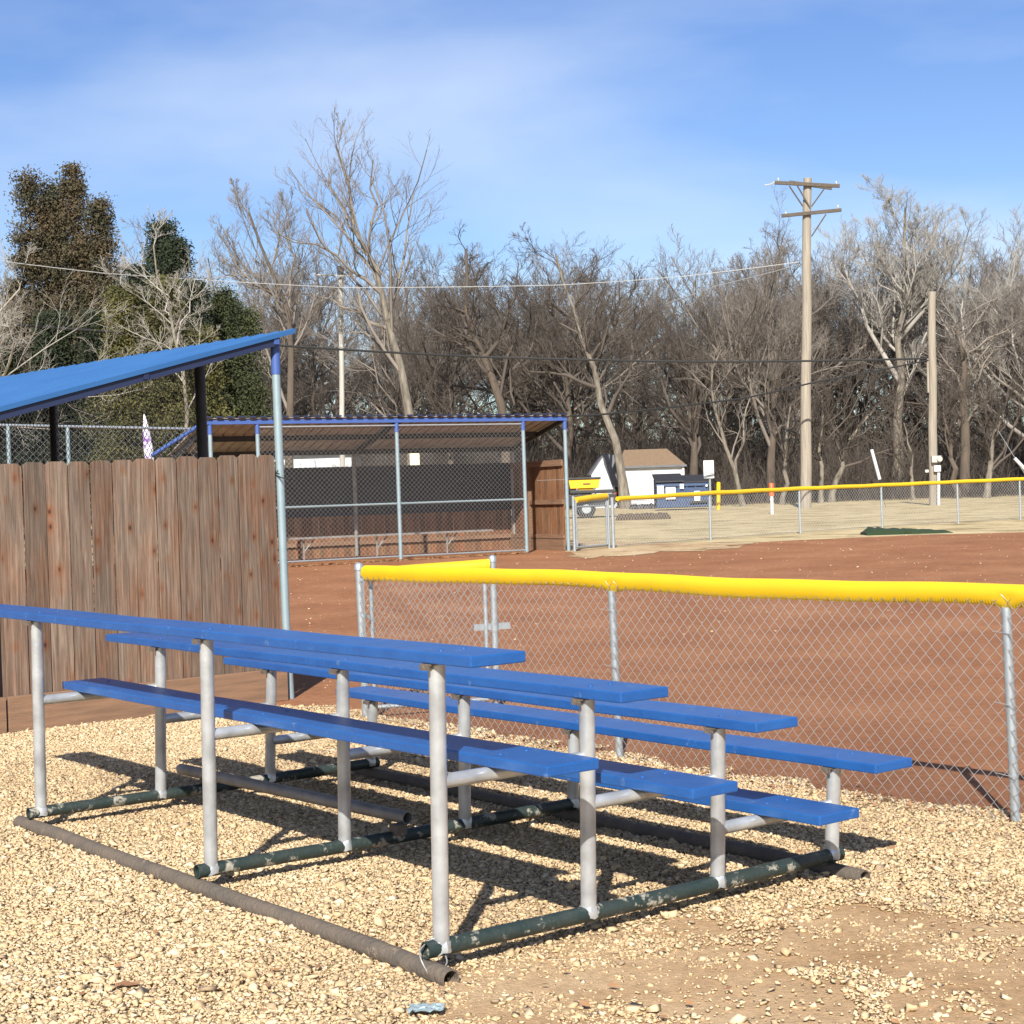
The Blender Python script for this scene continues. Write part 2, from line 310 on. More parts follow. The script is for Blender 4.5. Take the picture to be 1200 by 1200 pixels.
inf = [tuple((FR-FD*9)[:2]), tuple(FR[:2]), tuple(FC[:2]), (-1.9, 13.3), (-3.9, 12.2), (-9, 8.5), (-30, 8), (-34, 34), tuple(GP(200, 668)[:2]), tuple(GP(330, 663)[:2]), (-5.5, 37.2), (.2, 40.5), tuple(GP(672, 645)[:2]), tuple(GP(727, 649)[:2]),
       tuple(GP(900, 635)[:2]), tuple(GP(1050, 628)[:2]), tuple(GP(1200, 624)[:2]), tuple(GP(1600, 612)[:2]), (60, 30)]
sheet('infield_dirt', inf, 'infield', .008, .05, .5)
sheet('gravel_yard', [tuple((FR-FD*9)[:2]), tuple((FR-nrm0*.06)[:2]), tuple((FC-nrm0*.06)[:2]), (-1.9, 13.5), (-3.9, 12.6), (-9, 8.9), (-9, -4), (9, -4)], 'gravel_base', .012, .02, .3)
sheet('dirt_patch', [tuple(GP(u, v)[:2]) for u, v in ((500, 1165), (640, 1115), (800, 1075), (950, 1050), (1250, 1035), (1400, 1100), (1500, 1300), (400, 1300))], 'dirt', .016, .02, .15)
sheet('far_gravel_strip', [tuple(GP(u, v)[:2]) for u, v in ((668, 655), (730, 652), (880, 640), (890, 636), (800, 636), (720, 635), (668, 634))], 'far_gravel', .016, .30, .35)
sheet('leaf_litter_ground', [(-70, 94), (-20, 96), (0, 101), (20, 104), (70, 100), (140, 100), (140, 260), (-140, 260), (-140, 90)], 'litter', .012, .4, 2)

# ---------------------------------------------------------------- stones
ico = np.array([(0, .5257, .8507), (0, .5257, -.8507), (0, -.5257, .8507), (0, -.5257, -.8507), (.5257, .8507, 0), (.5257, -.8507, 0), (-.5257, .8507, 0), (-.5257, -.8507, 0), (.8507, 0, .5257), (-.8507, 0, .5257), (.8507, 0, -.5257), (-.8507, 0, -.5257)])
icf = np.array([(0, 2, 8), (0, 8, 4), (0, 4, 6), (0, 6, 9), (0, 9, 2), (3, 1, 10), (3, 10, 5), (3, 5, 7), (3, 7, 11), (3, 11, 1), (2, 5, 8), (8, 5, 10), (8, 10, 4), (4, 10, 1), (4, 1, 6), (6, 1, 11), (6, 11, 9), (9, 11, 7), (9, 7, 2), (2, 7, 5)])
def rotm(n):
    q = rng.normal(size=(n, 4)); q /= np.linalg.norm(q, axis=1, keepdims=True); w, x, y, z = q.T
    return np.stack([np.stack([1-2*(y*y+z*z), 2*(x*y-z*w), 2*(x*z+y*w)], -1), np.stack([2*(x*y+z*w), 1-2*(x*x+z*z), 2*(y*z-x*w)], -1), np.stack([2*(x*z-y*w), 2*(y*z+x*w), 1-2*(x*x+y*y)], -1)], 1)
cubev = np.array([(-1, -1, -1), (1, -1, -1), (1, 1, -1), (-1, 1, -1), (-1, -1, 1), (1, -1, 1), (1, 1, 1), (-1, 1, 1)])*.68
cubef = np.array([(0, 2, 1), (0, 3, 2), (4, 5, 6), (4, 6, 7), (0, 1, 5), (0, 5, 4), (1, 2, 6), (1, 6, 5), (2, 3, 7), (2, 7, 6), (3, 0, 4), (3, 4, 7)])
def stones(name, xy, size, z, m='stone', tone=None, flat=.62):
    n = len(xy); V = cubev[None]*rng.uniform(.45, 1.15, (n, 8, 1))+rng.normal(0, .16, (n, 8, 3)); V = V*rng.uniform(.55, 1.25, (n, 1, 3))
    V = np.einsum('nij,nkj->nki', rotm(n), V); V[..., 2] *= flat
    V = V*size[:, None, None]; V[..., 0] += xy[:, 0:1]; V[..., 1] += xy[:, 1:2]; V[..., 2] += z[:, None]
    F = (cubef[None]+8*np.arange(n)[:, None, None]).reshape(-1, 3)
    if tone is None: tone = np.clip(rng.normal(.5, .22, n), 0, 1)
    return link(name, np_mesh(name, V.reshape(-1, 3), F, np.repeat(tone, 12)), m)
def inpoly(x, y, poly):
    c = np.zeros(len(x), bool); n = len(poly)
    for i in range(n):
        x0, y0 = poly[i][:2]; x1, y1 = poly[(i+1) % n][:2]
        if y0 == y1: continue
        k = ((y0 > y) != (y1 > y)) & (x < (x1-x0)*(y-y0)/(y1-y0)+x0); c ^= k
    return c
def vnoise(x, y, s, seed):       # cheap smooth value noise
    g = np.random.default_rng(seed).random((64, 64)); X = x/s+1000.; Y = y/s+1000.; xi = np.floor(X).astype(int); yi = np.floor(Y).astype(int); fx = X-xi; fy = Y-yi
    fx = fx*fx*(3-2*fx); fy = fy*fy*(3-2*fy); G = lambda a, b: g[a % 64, b % 64]
    return (G(xi, yi)*(1-fx)+G(xi+1, yi)*fx)*(1-fy)+(G(xi, yi+1)*(1-fx)+G(xi+1, yi+1)*fx)*fy
NS = 980000
Yv = 4.4+9.8*rng.random(NS)**1.12; Xv = rng.uniform(-1, 1, NS)*(.36*14.2+.9); keep = np.abs(Xv) < .36*Yv+.9; Xv, Yv = Xv[keep], Yv[keep]
# signed distance over the fence line (positive = infield side)
nrm = Vector((-FD.y, FD.x, 0)); nrm = nrm if nrm.dot(Vector((3, 12, 0))-FR) > 0 else -nrm
sd = (Xv-FR.x)*nrm.x+(Yv-FR.y)*nrm.y + (vnoise(Xv, Yv, .25, 3)-.5)*.35
den = np.clip(1-sd/.12, 0, 1)
wall_n = Vector((-.6133, .7899, 0)); sw = (Xv-D0.x)*wall_n.x+(Yv-D0.y)*wall_n.y + (vnoise(Xv, Yv, .3, 4)-.5)*.25
den = np.where((Xv < -1.6) & (sw > -.02), 0, den); den = np.where((Xv >= -1.95) & (sw > -.1) , den*np.clip(1-(sw+.1)/.5, 0, 1), den)
vp = 1.718*FPX/Yv+577-.032*Xv/Yv*FPX; up = 600+Xv/Yv*FPX
edge = np.interp(up, [400, 500, 640, 800, 950, 1250, 1700], [1330, 1170, 1120, 1078, 1050, 1040, 1030])
dd = (vp-edge)/70 + (vnoise(Xv, Yv, .22, 5)-.5)*1.5
patch = .06 + .55*np.clip((vnoise(Xv, Yv, .16, 6)-.60)*5, 0, 1)
den = den*np.where(dd > 0, np.clip(1-dd*1.4, patch, 1), 1)
keep = rng.random(len(Xv)) < den; Xv, Yv, ddk = Xv[keep], Yv[keep], dd[keep]
sz = np.clip(rng.lognormal(-4.95, .46, len(Xv)), .005, .030)
big = np.clip((7.5-Yv)/3, 0, 1); sz = sz*(1+.12*big)
tone = np.clip(rng.normal(.5, .22, len(Xv)) + (vnoise(Xv, Yv, .5, 9)-.5)*.25+(vnoise(Xv, Yv, 1.3, 12)-.55)*.38, 0, 1)
und = vnoise(Xv, Yv, .45, 11)*.014
nb = 60; Yb = rng.uniform(4.7, 6.6, nb); Xb = rng.uniform(-.05, .36, nb)*Yb; kb = (1.718*FPX/Yb+577-.032*Xb/Yb*FPX) > np.interp(600+Xb/Yb*FPX, [500, 800, 1250], [1185, 1100, 1050]); Xb, Yb = Xb[kb], Yb[kb]
Xv = np.r_[Xv, Xb]; Yv = np.r_[Yv, Yb]; sz = np.r_[sz, rng.uniform(.016, .032, len(Xb))]; tone = np.r_[tone, rng.uniform(.3, 1, len(Xb))]; und = np.r_[und, np.zeros(len(Xb))]
g = stones('gravel', np.stack([Xv, Yv], 1), sz, .013+und+rng.uniform(-.35, .4, len(Xv))*sz, tone=tone)
tag(g, 'pale yellow crushed limestone gravel spread under and around the bleachers', 'gravel', kind='stuff')
# pebbles strewn over the red infield
n = 2600; Yp = 9+rng.random(n)**1.6*32; Xp = rng.uniform(-.5, .36, n)*Yp; sdp = (Xp-FR.x)*nrm.x+(Yp-FR.y)*nrm.y; k = (sdp > .15) & (((Xp-D0.x)*wall_n.x+(Yp-D0.y)*wall_n.y) > .3) & (((Yp-33.2)-.5*(Xp+6)) < -.4); Xp, Yp = Xp[k], Yp[k]
g = stones('infield_pebbles', np.stack([Xp, Yp], 1), np.clip(rng.lognormal(-4.75, .35, len(Xp)), 0, .02)*np.interp(Yp, [9, 30], [1, 1.4]), np.array([gz(y)+.012 for y in Yp]), tone=np.clip(rng.normal(.75, .2, len(Xp)), 0, 1))
tag(g, 'small pale pebbles strewn across the red infield dirt', 'pebbles', kind='stuff')
# dead leaves
def leaves(name, pts, size, label):
    n = len(pts); M_ = rotm(n); q = np.array([(-1, 0, 0), (0, -.55, .25), (1, 0, .1), (0, .55, .2)]); V = np.einsum('nij,kj->nki', M_, q); V[..., 2] *= .45
    V = V*size[:, None, None]+pts[:, None, :]; F = (np.arange(4)[None]+4*np.arange(n)[:, None]); return tag(link(name, np_mesh(name, V.reshape(-1, 3), F), 'leaf'), label, 'leaves', kind='stuff')
LP = []
for _ in range(420):
    t = random.uniform(-.4, 1.05); p = FR+(FC-FR)*t - nrm*random.gauss(.03, .09); LP.append((p.x, p.y, .035))
for _ in range(150):
    Y = random.uniform(4.8, 11); LP.append((random.uniform(-.33, .33)*Y, Y, .04))
LP = np.array(LP); leaves('dead_leaves', LP, rng.uniform(.012, .03, len(LP)), 'brown dead leaves caught along the chain link fence foot and in the gravel')

# ---------------------------------------------------------------- bleachers
def BP(x, y, z): p = BO+EX*x+EY*y; return Vector((p.x, p.y, z))
bl = thing('bleachers', BP(1.8, 1.0, 0), 'blue four row bleachers on silver pipe legs standing on the gravel', 'bleachers')
FX = [-.07, 1.84, 3.58]; RS = .689; HS = [1.024+.10, .831+.10, .644+.10, .396+.10]
def plank(name, x0, x1, yc, z, w=.24, t=.040):
    import bmesh
    bm = bmesh.new(); n = 24; prof = [(-w/2, 0), (w/2, 0), (w/2, t), (-w/2, t)]
    m = MB()
    P = []
    for i in range(n+1):
        x = x0+(x1-x0)*i/n; sag = -.003*math.sin(math.pi*((x-FX[0]) / (FX[2]-FX[0])*2))**2 if FX[0] < x < FX[2] else 0
        P += [BP(x, yc+a, z+b+sag) for a, b in prof]
    F = [(i*4+k, i*4+(k+1) % 4, i*4+4+(k+1) % 4, i*4+4+k) for i in range(n) for k in range(4)] + [(3, 2, 1, 0), (4*n, 4*n+1, 4*n+2, 4*n+3)]
    m.quadset(P, F); bm.free()
    o = m.build(name, 'blue_paint', bl, bevel=.005); return o
SEATL = [-1.30, -.62, -.50, -.36]; SEATR = [3.88, 3.86, 3.87, 3.88]
FBL = [-.24, -.20, -.15]; FBZ = [.625+.10, .452+.10, .252+.10]
for j in range(4):
    o = plank('seat', SEATL[j], SEATR[j], j*RS+.070, HS[j]); tag(o, label=['topmost blue seat plank', 'second highest blue seat plank', 'third highest blue seat plank', 'lowest blue seat plank'][j])
for j in range(3):
    o = plank('footboard', FBL[j], 3.95, j*RS+.33, FBZ[j]); tag(o, label=['highest blue footboard', 'middle blue footboard', 'lowest blue footboard'][j])
for i, x in enumerate(FX):
    m = MB().tube([BP(x, -.07, .108), BP(x, 1.0, .100), BP(x, 2.12, .106)], .031, 16, hollow=.026); m.build('cross_pipe', 'green_paint', bl, smooth=True)
    for j in range(4):
        lx = .03 if (i == 0 and j == 0) else (.06 if i == 0 else .03)
        b = BP(x, j*RS, .10); t = BP(x+lx, j*RS, HS[j]-.001)
        m = MB().tube([b, b+(t-b)*.05, t], [.033, .0305, .0305], 18)
        m.build('post', 'silver_paint', bl, smooth=True)
        # weld bead collar, crumpled silver paint
        P = []; ns = 14
        for k in range(3):
            for q in range(ns):
                a = 2*math.pi*q/ns; rr = [.036, .038, .0315][k]+random.uniform(-.003, .004); P.append(b+Vector((math.cos(a)*rr, math.sin(a)*rr, [-.012, .012, .034][k]+random.uniform(-.006, .006))))
        MB().quadset(P, [(k*ns+q, k*ns+(q+1) % ns, (k+1)*ns+(q+1) % ns, (k+1)*ns+q) for k in range(2) for q in range(ns)]).build('weld', 'silver_paint', bl, smooth=True)
        # small top plate with a lip
        m = MB().box(t+Vector((0, 0, -.0035)), (.10, .055, .006), EY); m.box(t+EX*.0-Vector((0, 0, .012))-EY*.055, (.006, .05, .022), EY)
        m.build('seat_bracket', 'rust_pipe', bl)
        if j < 3:
            z = FBZ[j]-.027; a = BP(x+lx*.5, j*RS, z); c = BP(x+lx*.5, (j+1)*RS, z)
            MB().tube([a, c], .0265, 14).build('footboard_support', 'silver_paint', bl, smooth=True)
for y, x0, x1 in ((-.055, -.235, 3.72), (2.075, -.2, 3.76)):
    pts = [BP(x0+(x1-x0)*k/8, y+.008*math.sin(k*1.3), .037+.004*math.sin(k*2.1)) for k in range(9)]
    MB().tube(pts, .037, 18, hollow=.030).build('skid_pipe', 'rust_pipe', bl, smooth=True)
MB().tube([BP(-.30, .93, .19), BP(1.86, 1.03, .185)], .031, 16, hollow=.026).build('middle_pipe', 'grey_pipe', bl, smooth=True)
for x in (-.09, 1.84):
    m = MB().box(BP(x+.02, .975, .14), (.07, .06, .05), EX); m.build('pipe_block', 'rust_pipe', bl, bevel=.004)
bolt0 = None
for i, x in enumerate(FX):
    for j in range(4):
        for (yy, zz) in ((.02, HS[j]), (.12, HS[j])) + (((.27, FBZ[j]), (.39, FBZ[j])) if j < 3 else ()):
            p = BP(x+.03, j*RS+yy, zz+.040)
            if bolt0 is None:
                bolt0 = MB().tube([(0, 0, -.002), (0, 0, .002), (0, 0, .0045)], [.011, .010, .004], 12).build('bolt', 'blue_paint', None, smooth=True); bo = bolt0
            else: bo = bolt0.copy(); COL.objects.link(bo)
            bo.parent = bl; bo.matrix_parent_inverse = Matrix.Translation(-Vector(bl.location)); bo.location = p
# wire twist at the near corner
pts = [BP(3.60+.03*math.cos(a*1.0), -.05+.055*math.sin(a), .085+.052*math.cos(a)*-1+.01*math.sin(3*a)) for a in np.linspace(0, 12.4, 40)]
MB().tube(pts, .0025, 6).build('tie_wire', 'wire', bl, smooth=True)

def scrap(name, uv, size, m, label, cat, n=9):
    c = GP(*uv); P = []
    for i in range(n):
        for j in range(n):
            x = (i/(n-1)-.5)*size*1.7+random.gauss(0, size*.03); y = (j/(n-1)-.5)*size+random.gauss(0, size*.03)
            P.append(c+Vector((x, y, .035+size*.16*abs(math.sin(i*1.3+j*.8))+random.uniform(0, size*.06))))
    o = MB().quadset(P, [(i*n+j, (i+1)*n+j, (i+1)*n+j+1, i*n+j+1) for i in range(n-1) for j in range(n-1)]).build(name, m); so_ = o.modifiers.new('solid', 'SOLIDIFY'); so_.thickness = .0012
    return tag(o, label, cat)
scrap('plastic_scrap', (500, 1196), .07, 'galv_light', 'crumpled pale plastic scrap lying in the gravel at the bottom edge', 'litter')
scrap('dead_leaf', (150, 1166), .045, 'leaf', 'single dark curled leaf lying on the gravel at the lower left', 'leaf', 5)

# ---------------------------------------------------------------- near chain link fence
FH = 1.15
def post(parent, p, h, r, m='galv', name='post', cap=True, lean=(0, 0)):
    p = Vector(p); t = p+Vector((lean[0], lean[1], h)); mb = MB().tube([p-Vector((0, 0, .1)), t], r, 16)
    if cap: mb.tube([t-Vector((0, 0, .03)), t+Vector((0, 0, .005)), t+Vector((0, 0, r*.7)), t+Vector((0, 0, r*1.0))], [r*1.18, r*1.18, r*.85, r*.1], 16)
    return mb.build(name, m, parent, smooth=True)
def cap_tube(name, pts_fn, L, parent, rad=.05, rib=.017, dips=(), sides=14, m='yellow'):
    n = int(L/rib)*2; P = []; F = []
    prof = []
    for q in range(sides+1):
        a = -2.75+5.5*q/sides; prof.append((math.sin(a), math.cos(a)))
    for i in range(n+1):
        s = L*i/n; p, dr = pts_fn(s); side = Vector((dr.y, -dr.x, 0)).normalized(); rr = rad*(1.0 if i % 2 else .93)
        dip = sum(math.exp(-((s-d)/.07)**2) for d in dips); wob = .003*math.sin(s*2.3)+.002*math.sin(s*6.1)
        for (a, b) in prof:
            low = 1.0 if b > 0 else 1.25+.38*dip+.12*math.sin(s*1.7)
            P.append(p+side*a*rr*(.82-.15*dip*(b < 0))+Vector((0, 0, b*rr*low+wob)))
    k = sides+1
    F = [(i*k+q, i*k+q+1, (i+1)*k+q+1, (i+1)*k+q) for i in range(n) for q in range(sides)]
    return MB().quadset(P, F).build(name, m, parent, smooth=True)
fence = thing('chain_link_fence', FR, 'low chain link fence with thick yellow top cap just behind the bleachers', 'fence')
LF = (FC-FR).length; HALF = LF*.4985
for s, r in ((-HALF, .024), (0, .024), (HALF, .024), (LF, .030)):
    p = FR+FD*s; post(fence, (p.x, p.y, 0), FH-(.075 if r < .03 else -.035), r, cap=r > .028, lean=(-.02, 0))
tr = MB().tube([FR-FD*HALF+Vector((0, 0, FH)), FC+Vector((0, 0, FH-.01))], .0205, 12); tr.build('top_rail', 'galv', fence, smooth=True)
off = -nrm*.032
chain_link('chain_mesh', FR-FD*HALF+off, FC+off, .03, FH-.01, fence, 'wire', wob=.006)
def capfn(s):
    p = FR-FD*HALF+FD*s; return Vector((p.x, p.y, FH-.012+.008*math.sin(s*1.1))), FD
cap_tube('top_cap', capfn, HALF+LF-.05, fence, .052, dips=(HALF, 2*HALF))
for s in (0, HALF):
    for z in (.25, .6, .95):
        p = FR+FD*s; MB().tube([p+off*1.3+FD*.03*a+Vector((0, 0, z+.003*a)) for a in (-1.4, -.7, 0, .7, 1.4, 2.6)], .002, 6).build('wire_tie', 'wire', fence)
# tension bar and bands on the corner post
MB().box((FC.x-FD.x*.07+off.x, FC.y-FD.y*.07+off.y, .58), (.018, .004, 1.06), FD).build('tension_bar', 'galv', fence)
for z in (.15, .45, .8, 1.08):
    MB().tube([(FC.x, FC.y, z-.012), (FC.x, FC.y, z+.012)], .034, 16).box((FC.x-FD.x*.05, FC.y-FD.y*.05, z), (.07, .012, .022), FD).build('band', 'galv', fence, smooth=True)
MB().box((FC.x-FD.x*.055, FC.y-FD.y*.055, FH+.0), (.07, .03, .05), FD).build('rail_cup', 'galv', fence, bevel=.006)
# gate leaf by the corner post
GQ = PT(577, 657, 13.15); GQ.z = 0
gate = thing('fence_gate', (FC.x, FC.y, 0), 'narrow chain link gate with yellow cap between the corner post and a second post', 'gate')
gd = (GQ-Vector((FC.x, FC.y, 0))).normalized(); gl = (GQ-Vector((FC.x, FC.y, 0))).length
post(gate, GQ, 1.20, .027)
a = FC+gd*.07; c = FC+gd*(gl-.07)
m = MB()
for z in (.09, FH-.02): m.tube([(a.x, a.y, z), (c.x, c.y, z)], .018, 12)
for q in (a, c): m.tube([(q.x, q.y, .09), (q.x, q.y, FH-.02)], .018, 12)
m.build('gate_frame', 'galv', gate, smooth=True)
chain_link('chain_mesh', a, c, .09, FH-.02, gate, 'wire')
cap_tube('top_cap', lambda s: (Vector((a.x+gd.x*s, a.y+gd.y*s, FH-.035+.035*(s/gl))), gd), gl-.1, gate, .050)
MB().box((GQ.x-.02, GQ.y, .66), (.30, .02, .05), gd).tube([(GQ.x, GQ.y, .62), (GQ.x, GQ.y, .70)], .032, 12).build('latch', 'galv', gate)
MB().tube([(GQ.x, GQ.y, .40), (GQ.x, GQ.y, .44)], .032, 12).box((GQ.x-.06, GQ.y, .42), (.1, .02, .03), gd).build('hinge', 'galv', gate)

# ---------------------------------------------------------------- wood walls
def pickets(m, p0, p1, z0, z1, w=.142, th=.018, ztop=None, dog=True, both=1):
    p0 = Vector(p0); p1 = Vector(p1); L = (p1-p0).length; d = (p1-p0).normalized(); nn = Vector((d.y, -d.x, 0)); s = 0; i = 0
    while s < L-.03:
        ww = min(w*random.uniform(.97, 1.03), L-s); zt = z1+(ztop or 0)*s/L+random.uniform(-.008, .008); c = .028 if dog and ww > .1 else 0
        o = nn*random.uniform(-.003, .005)+nn*(.0)
        a = p0+d*(s+.004)+o; b = p0+d*(s+ww-.004)+o+nn*random.uniform(-.003, .004)
        lean = d*random.uniform(-.004, .004)
        V = lambda q, z: Vector((q.x, q.y, z))
        poly = [V(a, z0), V(b, z0), V(b+lean, zt-c), V(b-d*c+lean, zt), V(a+d*c+lean, zt), V(a+lean, zt-c)] if c else [V(a, z0), V(b, z0), V(b, zt), V(a, zt)]
        m.tone = random.random(); m.prism(poly, -nn*th); s += ww; i += 1
    m.tone = .5
    return m
# near dugout
dg = thing('dugout', (D0+D1)/2, 'near dugout with sloping bright blue metal roof and weathered wood end wall', 'dugout')
wd = (D1-D0).normalized(); wn = Vector((wd.y, -wd.x, 0))
m = pickets(MB(), D0, D1, .12, 2.06, w=.1845, ztop=.04); o = m.build('board_wall', 'wood', dg, bevel=.002); tag(o, label='weathered grey brown picket wall with dog eared tops')
m = MB(); c = (D0+D1)/2+wn*.045; m.box((c.x, c.y, .16), ((D1-D0).length+.02, .038, .27), wd); m.build('kick_board', 'kick', dg, bevel=.004)
m = MB()
for z in (.5, 1.2, 1.85):
    c = (D0+D1)/2-wn*.045; m.box((c.x, c.y, z), ((D1-D0).length, .04, .09), wd)
m.build('wall_rail', 'kick', dg)
ED = Vector((-.67, .742, 0)).normalized()       # along the dugout's length
RZ = 3.13; SLP = .262; A = Vector((-1.87, 14.22, 0))-ED*.12
def RP(a, b, dz=0): p = A+ED*a-wd*b; return Vector((p.x, p.y, RZ-SLP*b+dz))   # a along the eave, b down the slope
LEN = 8.2; DEP = 3.1
P = []; F = []; prof = []; a = 0.
while a < LEN:
    prof += [(a, 0), (a+.018, .030), (a+.045, .030), (a+.063, 0), (a+.147, 0), (a+.153, .006), (a+.167, 0)]; a += .229
for q, (s, h) in enumerate(prof): P += [RP(s, 0, h), RP(s, DEP, h)]
F = [(2*i, 2*i+2, 2*i+3, 2*i+1) for i in range(len(prof)-1)]
m = MB().quadset(P, F); sl = MB()
rf = m.build('roof', 'roof_blue', dg); so = rf.modifiers.new('solid', 'SOLIDIFY'); so.thickness = .006; so.offset = 0
MB().prism([RP(-.012, 0, .028), RP(-.012, DEP, .028), RP(-.012, DEP, -.01), RP(-.012, 0, -.01)], ED*.03).build('roof_trim', 'roof_blue', dg)
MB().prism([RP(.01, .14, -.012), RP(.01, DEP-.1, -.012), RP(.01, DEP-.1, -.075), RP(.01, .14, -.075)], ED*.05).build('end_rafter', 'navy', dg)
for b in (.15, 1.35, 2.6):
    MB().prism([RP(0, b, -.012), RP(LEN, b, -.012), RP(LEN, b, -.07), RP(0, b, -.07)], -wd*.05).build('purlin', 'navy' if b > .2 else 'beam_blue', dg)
for (b, aa, mt, r) in ((.13, .02, 'galv_light', .036), (2.55, .02, 'galv_light', .036)):
    q = RP(aa+.08, b); zt = q.z-.07
    if b > 1: q = q-wn*.16
    MB().tube([(q.x+.03, q.y, -.1), (q.x+.01, q.y, .78), (q.x, q.y, zt-.2)], r, 18).build('post', mt, dg, smooth=True)
    MB().tube([(q.x+.0, q.y, zt-.25), (q.x, q.y, zt)], r*1.12, 18).build('post_sleeve', 'beam_blue', dg, smooth=True)
for (u_, mt, r) in ((240, 'black', .05), (67, 'black', .045)):
    k = (u_-600)/FPX; t = (A.x-k*A.y)/(k*ED.y-ED.x); q = A+ED*t
    MB().tube([(q.x, q.y, 0), (q.x, q.y, RZ-.05)], r, 14).build('post', mt, dg, smooth=True)
p0 = A+ED*1.6; p1 = A+ED*LEN
chain_link('front_mesh', p0, p1, .1, RZ-.1, dg, 'wire_dark', a=.04, r=.003)
# back wall of the dugout
q0 = D0; q1 = D0+ED*7.6
m = pickets(MB(), q1, q0, .05, 2.05, w=.1845); m.build('back_wall', 'wood', dg)
MB().tube([(D1.x+.02, D1.y-.02, 1.96), (D1.x-.02, D1.y+.06, 1.93), (D1.x+.05, D1.y-.05, 1.90), (D1.x+.13, D1.y-.03, 1.88)], .006, 6).build('tie_wire', 'black', dg)
# fence continuing to the left of the dugout
b0 = D0-wd*.03; b1 = D0-wd*3
bf = thing('board_fence', b1, 'weathered picket fence running on past the left edge beside the dugout wall', 'fence')
pickets(MB(), b1, b0, .12, 2.05, w=.1845).build('board_panel', 'wood', bf, bevel=.002)
c = (b0+b1)/2+wn*.045; MB().box((c.x, c.y, .16), ((b1-b0).length, .038, .27), wd).build('kick_board', 'kick', bf)

# tall chain link fence seen over the dugout wall
tp0 = PT(-60, 497, 23); tp1 = PT(238, 503, 25)
tf = thing('tall_chain_link_fence', (tp0.x, tp0.y, gz(23)), 'tall grey chain link fence beyond the near dugout, seen above its wood wall', 'fence')
MB().tube([tp0, tp1], .022, 10).build('top_rail', 'galv', tf, smooth=True)
chain_link('chain_mesh', tp0, tp1, gz(23)+.05, tp0.z, tf, 'wire_dark', a=.05, r=.0025, z1b=tp1.z)
for u_ in (5, 73, 236):
    t = (u_+60)/298; q = tp0+(tp1-tp0)*t; MB().tube([(q.x, q.y, 0), q], .03, 12).build('post', 'galv_light', tf, smooth=True)
MB().tube([PT(178, 534, 24.4), PT(236, 497, 24.9)], .03, 10).build('brace', 'beam_blue', tf, smooth=True)
um = PT(176, 545, 27); ut = PT(169, 485, 27)
uo = thing('furled_umbrella', (um.x, um.y, gz(27)), 'furled white and purple cloth umbrella standing beyond the near dugout', 'umbrella')
MB().tube([(um.x, um.y, gz(27)), um], .02, 8).build('pole', 'galv', uo)
MB().tube([um, um+(ut-um)*.3, um+(ut-um)*.7, ut], [.07, .08, .055, .01], 9).build('canopy', 'cloth', uo)

# ---------------------------------------------------------------- far dugout
L0 = AT(249, 33.2); L1 = AT(666, 36.8); L0.z = L1.z = .36; fd = (L1-L0).normalized(); fb = Vector((-fd.y, fd.x, 0)); FLn = (L1-L0).length; FDp = 2.75
G0 = .36; TOPF = 3.35; TOPB = 2.76
far = thing('dugout', (L0+L1)/2, 'far open dugout with flat blue trimmed metal roof and chain link front across the infield', 'dugout')
def FP(a, b, z): p = L0+fd*a+fb*b; return Vector((p.x, p.y, z))
def FZ(b): return TOPF+(TOPB-TOPF)*b/FDp
P = []; a = -.05; prof = []
while a < FLn+.05:
    prof += [(a, 0), (a+.02, .035), (a+.06, .035), (a+.08, 0), (a+.2, 0)]; a += .229
for s, h in prof: P += [FP(s, -.08, FZ(-.08)+h), FP(s, FDp+.2, FZ(FDp+.2)+h)]
rf = MB().quadset(P, [(2*i, 2*i+1, 2*i+3, 2*i+2) for i in range(len(prof)-1)]).build('roof', 'roof_under', far); so = rf.modifiers.new('solid', 'SOLIDIFY'); so.thickness = .008; so.offset = 0
m = MB()
for s, h in prof[::5]: m.box(FP(s+.04, -.1, FZ(-.1)+.022), (.13, .05, .035), fd)
m.build('roof_edge', 'navy', far)
MB().prism([FP(-.05, -.05, TOPF-.012), FP(FLn+.05, -.05, TOPF-.012), FP(FLn+.05, -.05, TOPF-.10), FP(-.05, -.05, TOPF-.10)], fb*.05).build('front_beam', 'beam_blue', far)
for b in (1.3, 2.62):
    MB().prism([FP(0, b, FZ(b)-.01), FP(FLn, b, FZ(b)-.01), FP(FLn, b, FZ(b)-.12), FP(0, b, FZ(b)-.12)], fb*.06).build('purlin', 'black', far)
for a in (0.03, 4.1, FLn-.03):
    MB().prism([FP(a, 0, TOPF-.03), FP(a, 2.6, FZ(2.6)-.03), FP(a, 2.6, FZ(2.6)-.13), FP(a, 0, TOPF-.13)], fd*.05).build('rafter', 'black', far)
def fa(u_): # distance along the front line for column u
    k = (u_-600)/FPX; return (k*L0.y-L0.x)/(fd.x-k*fd.y)
for u_ in (249.5, 305, 468, 616, 665):
    a = fa(u_); MB().tube([FP(a, 0, G0-.1), FP(a, 0, TOPF-.30)], .042, 14).build('post', 'galv_light', far, smooth=True)
    MB().tube([FP(a, 0, TOPF-.30), FP(a, 0, TOPF-.1)], .046, 14).build('post_sleeve', 'beam_blue', far, smooth=True)
for a in (0, 4.1, FLn):
    MB().tube([FP(a, FDp-.12, G0-.1), FP(a, FDp-.12, TOPB-.1)], .045, 12).build('back_post', 'grey_pipe', far, smooth=True)
a0, a1 = fa(307), fa(616)
MB().tube([FP(a0, 0, TOPF-.16), FP(a1, 0, TOPF-.16)], .018, 8).build('top_rail', 'galv', far, smooth=True)
MB().tube([FP(a0, 0, 1.55), FP(a1, 0, 1.55)], .022, 8).build('middle_rail', 'galv_light', far, smooth=True)
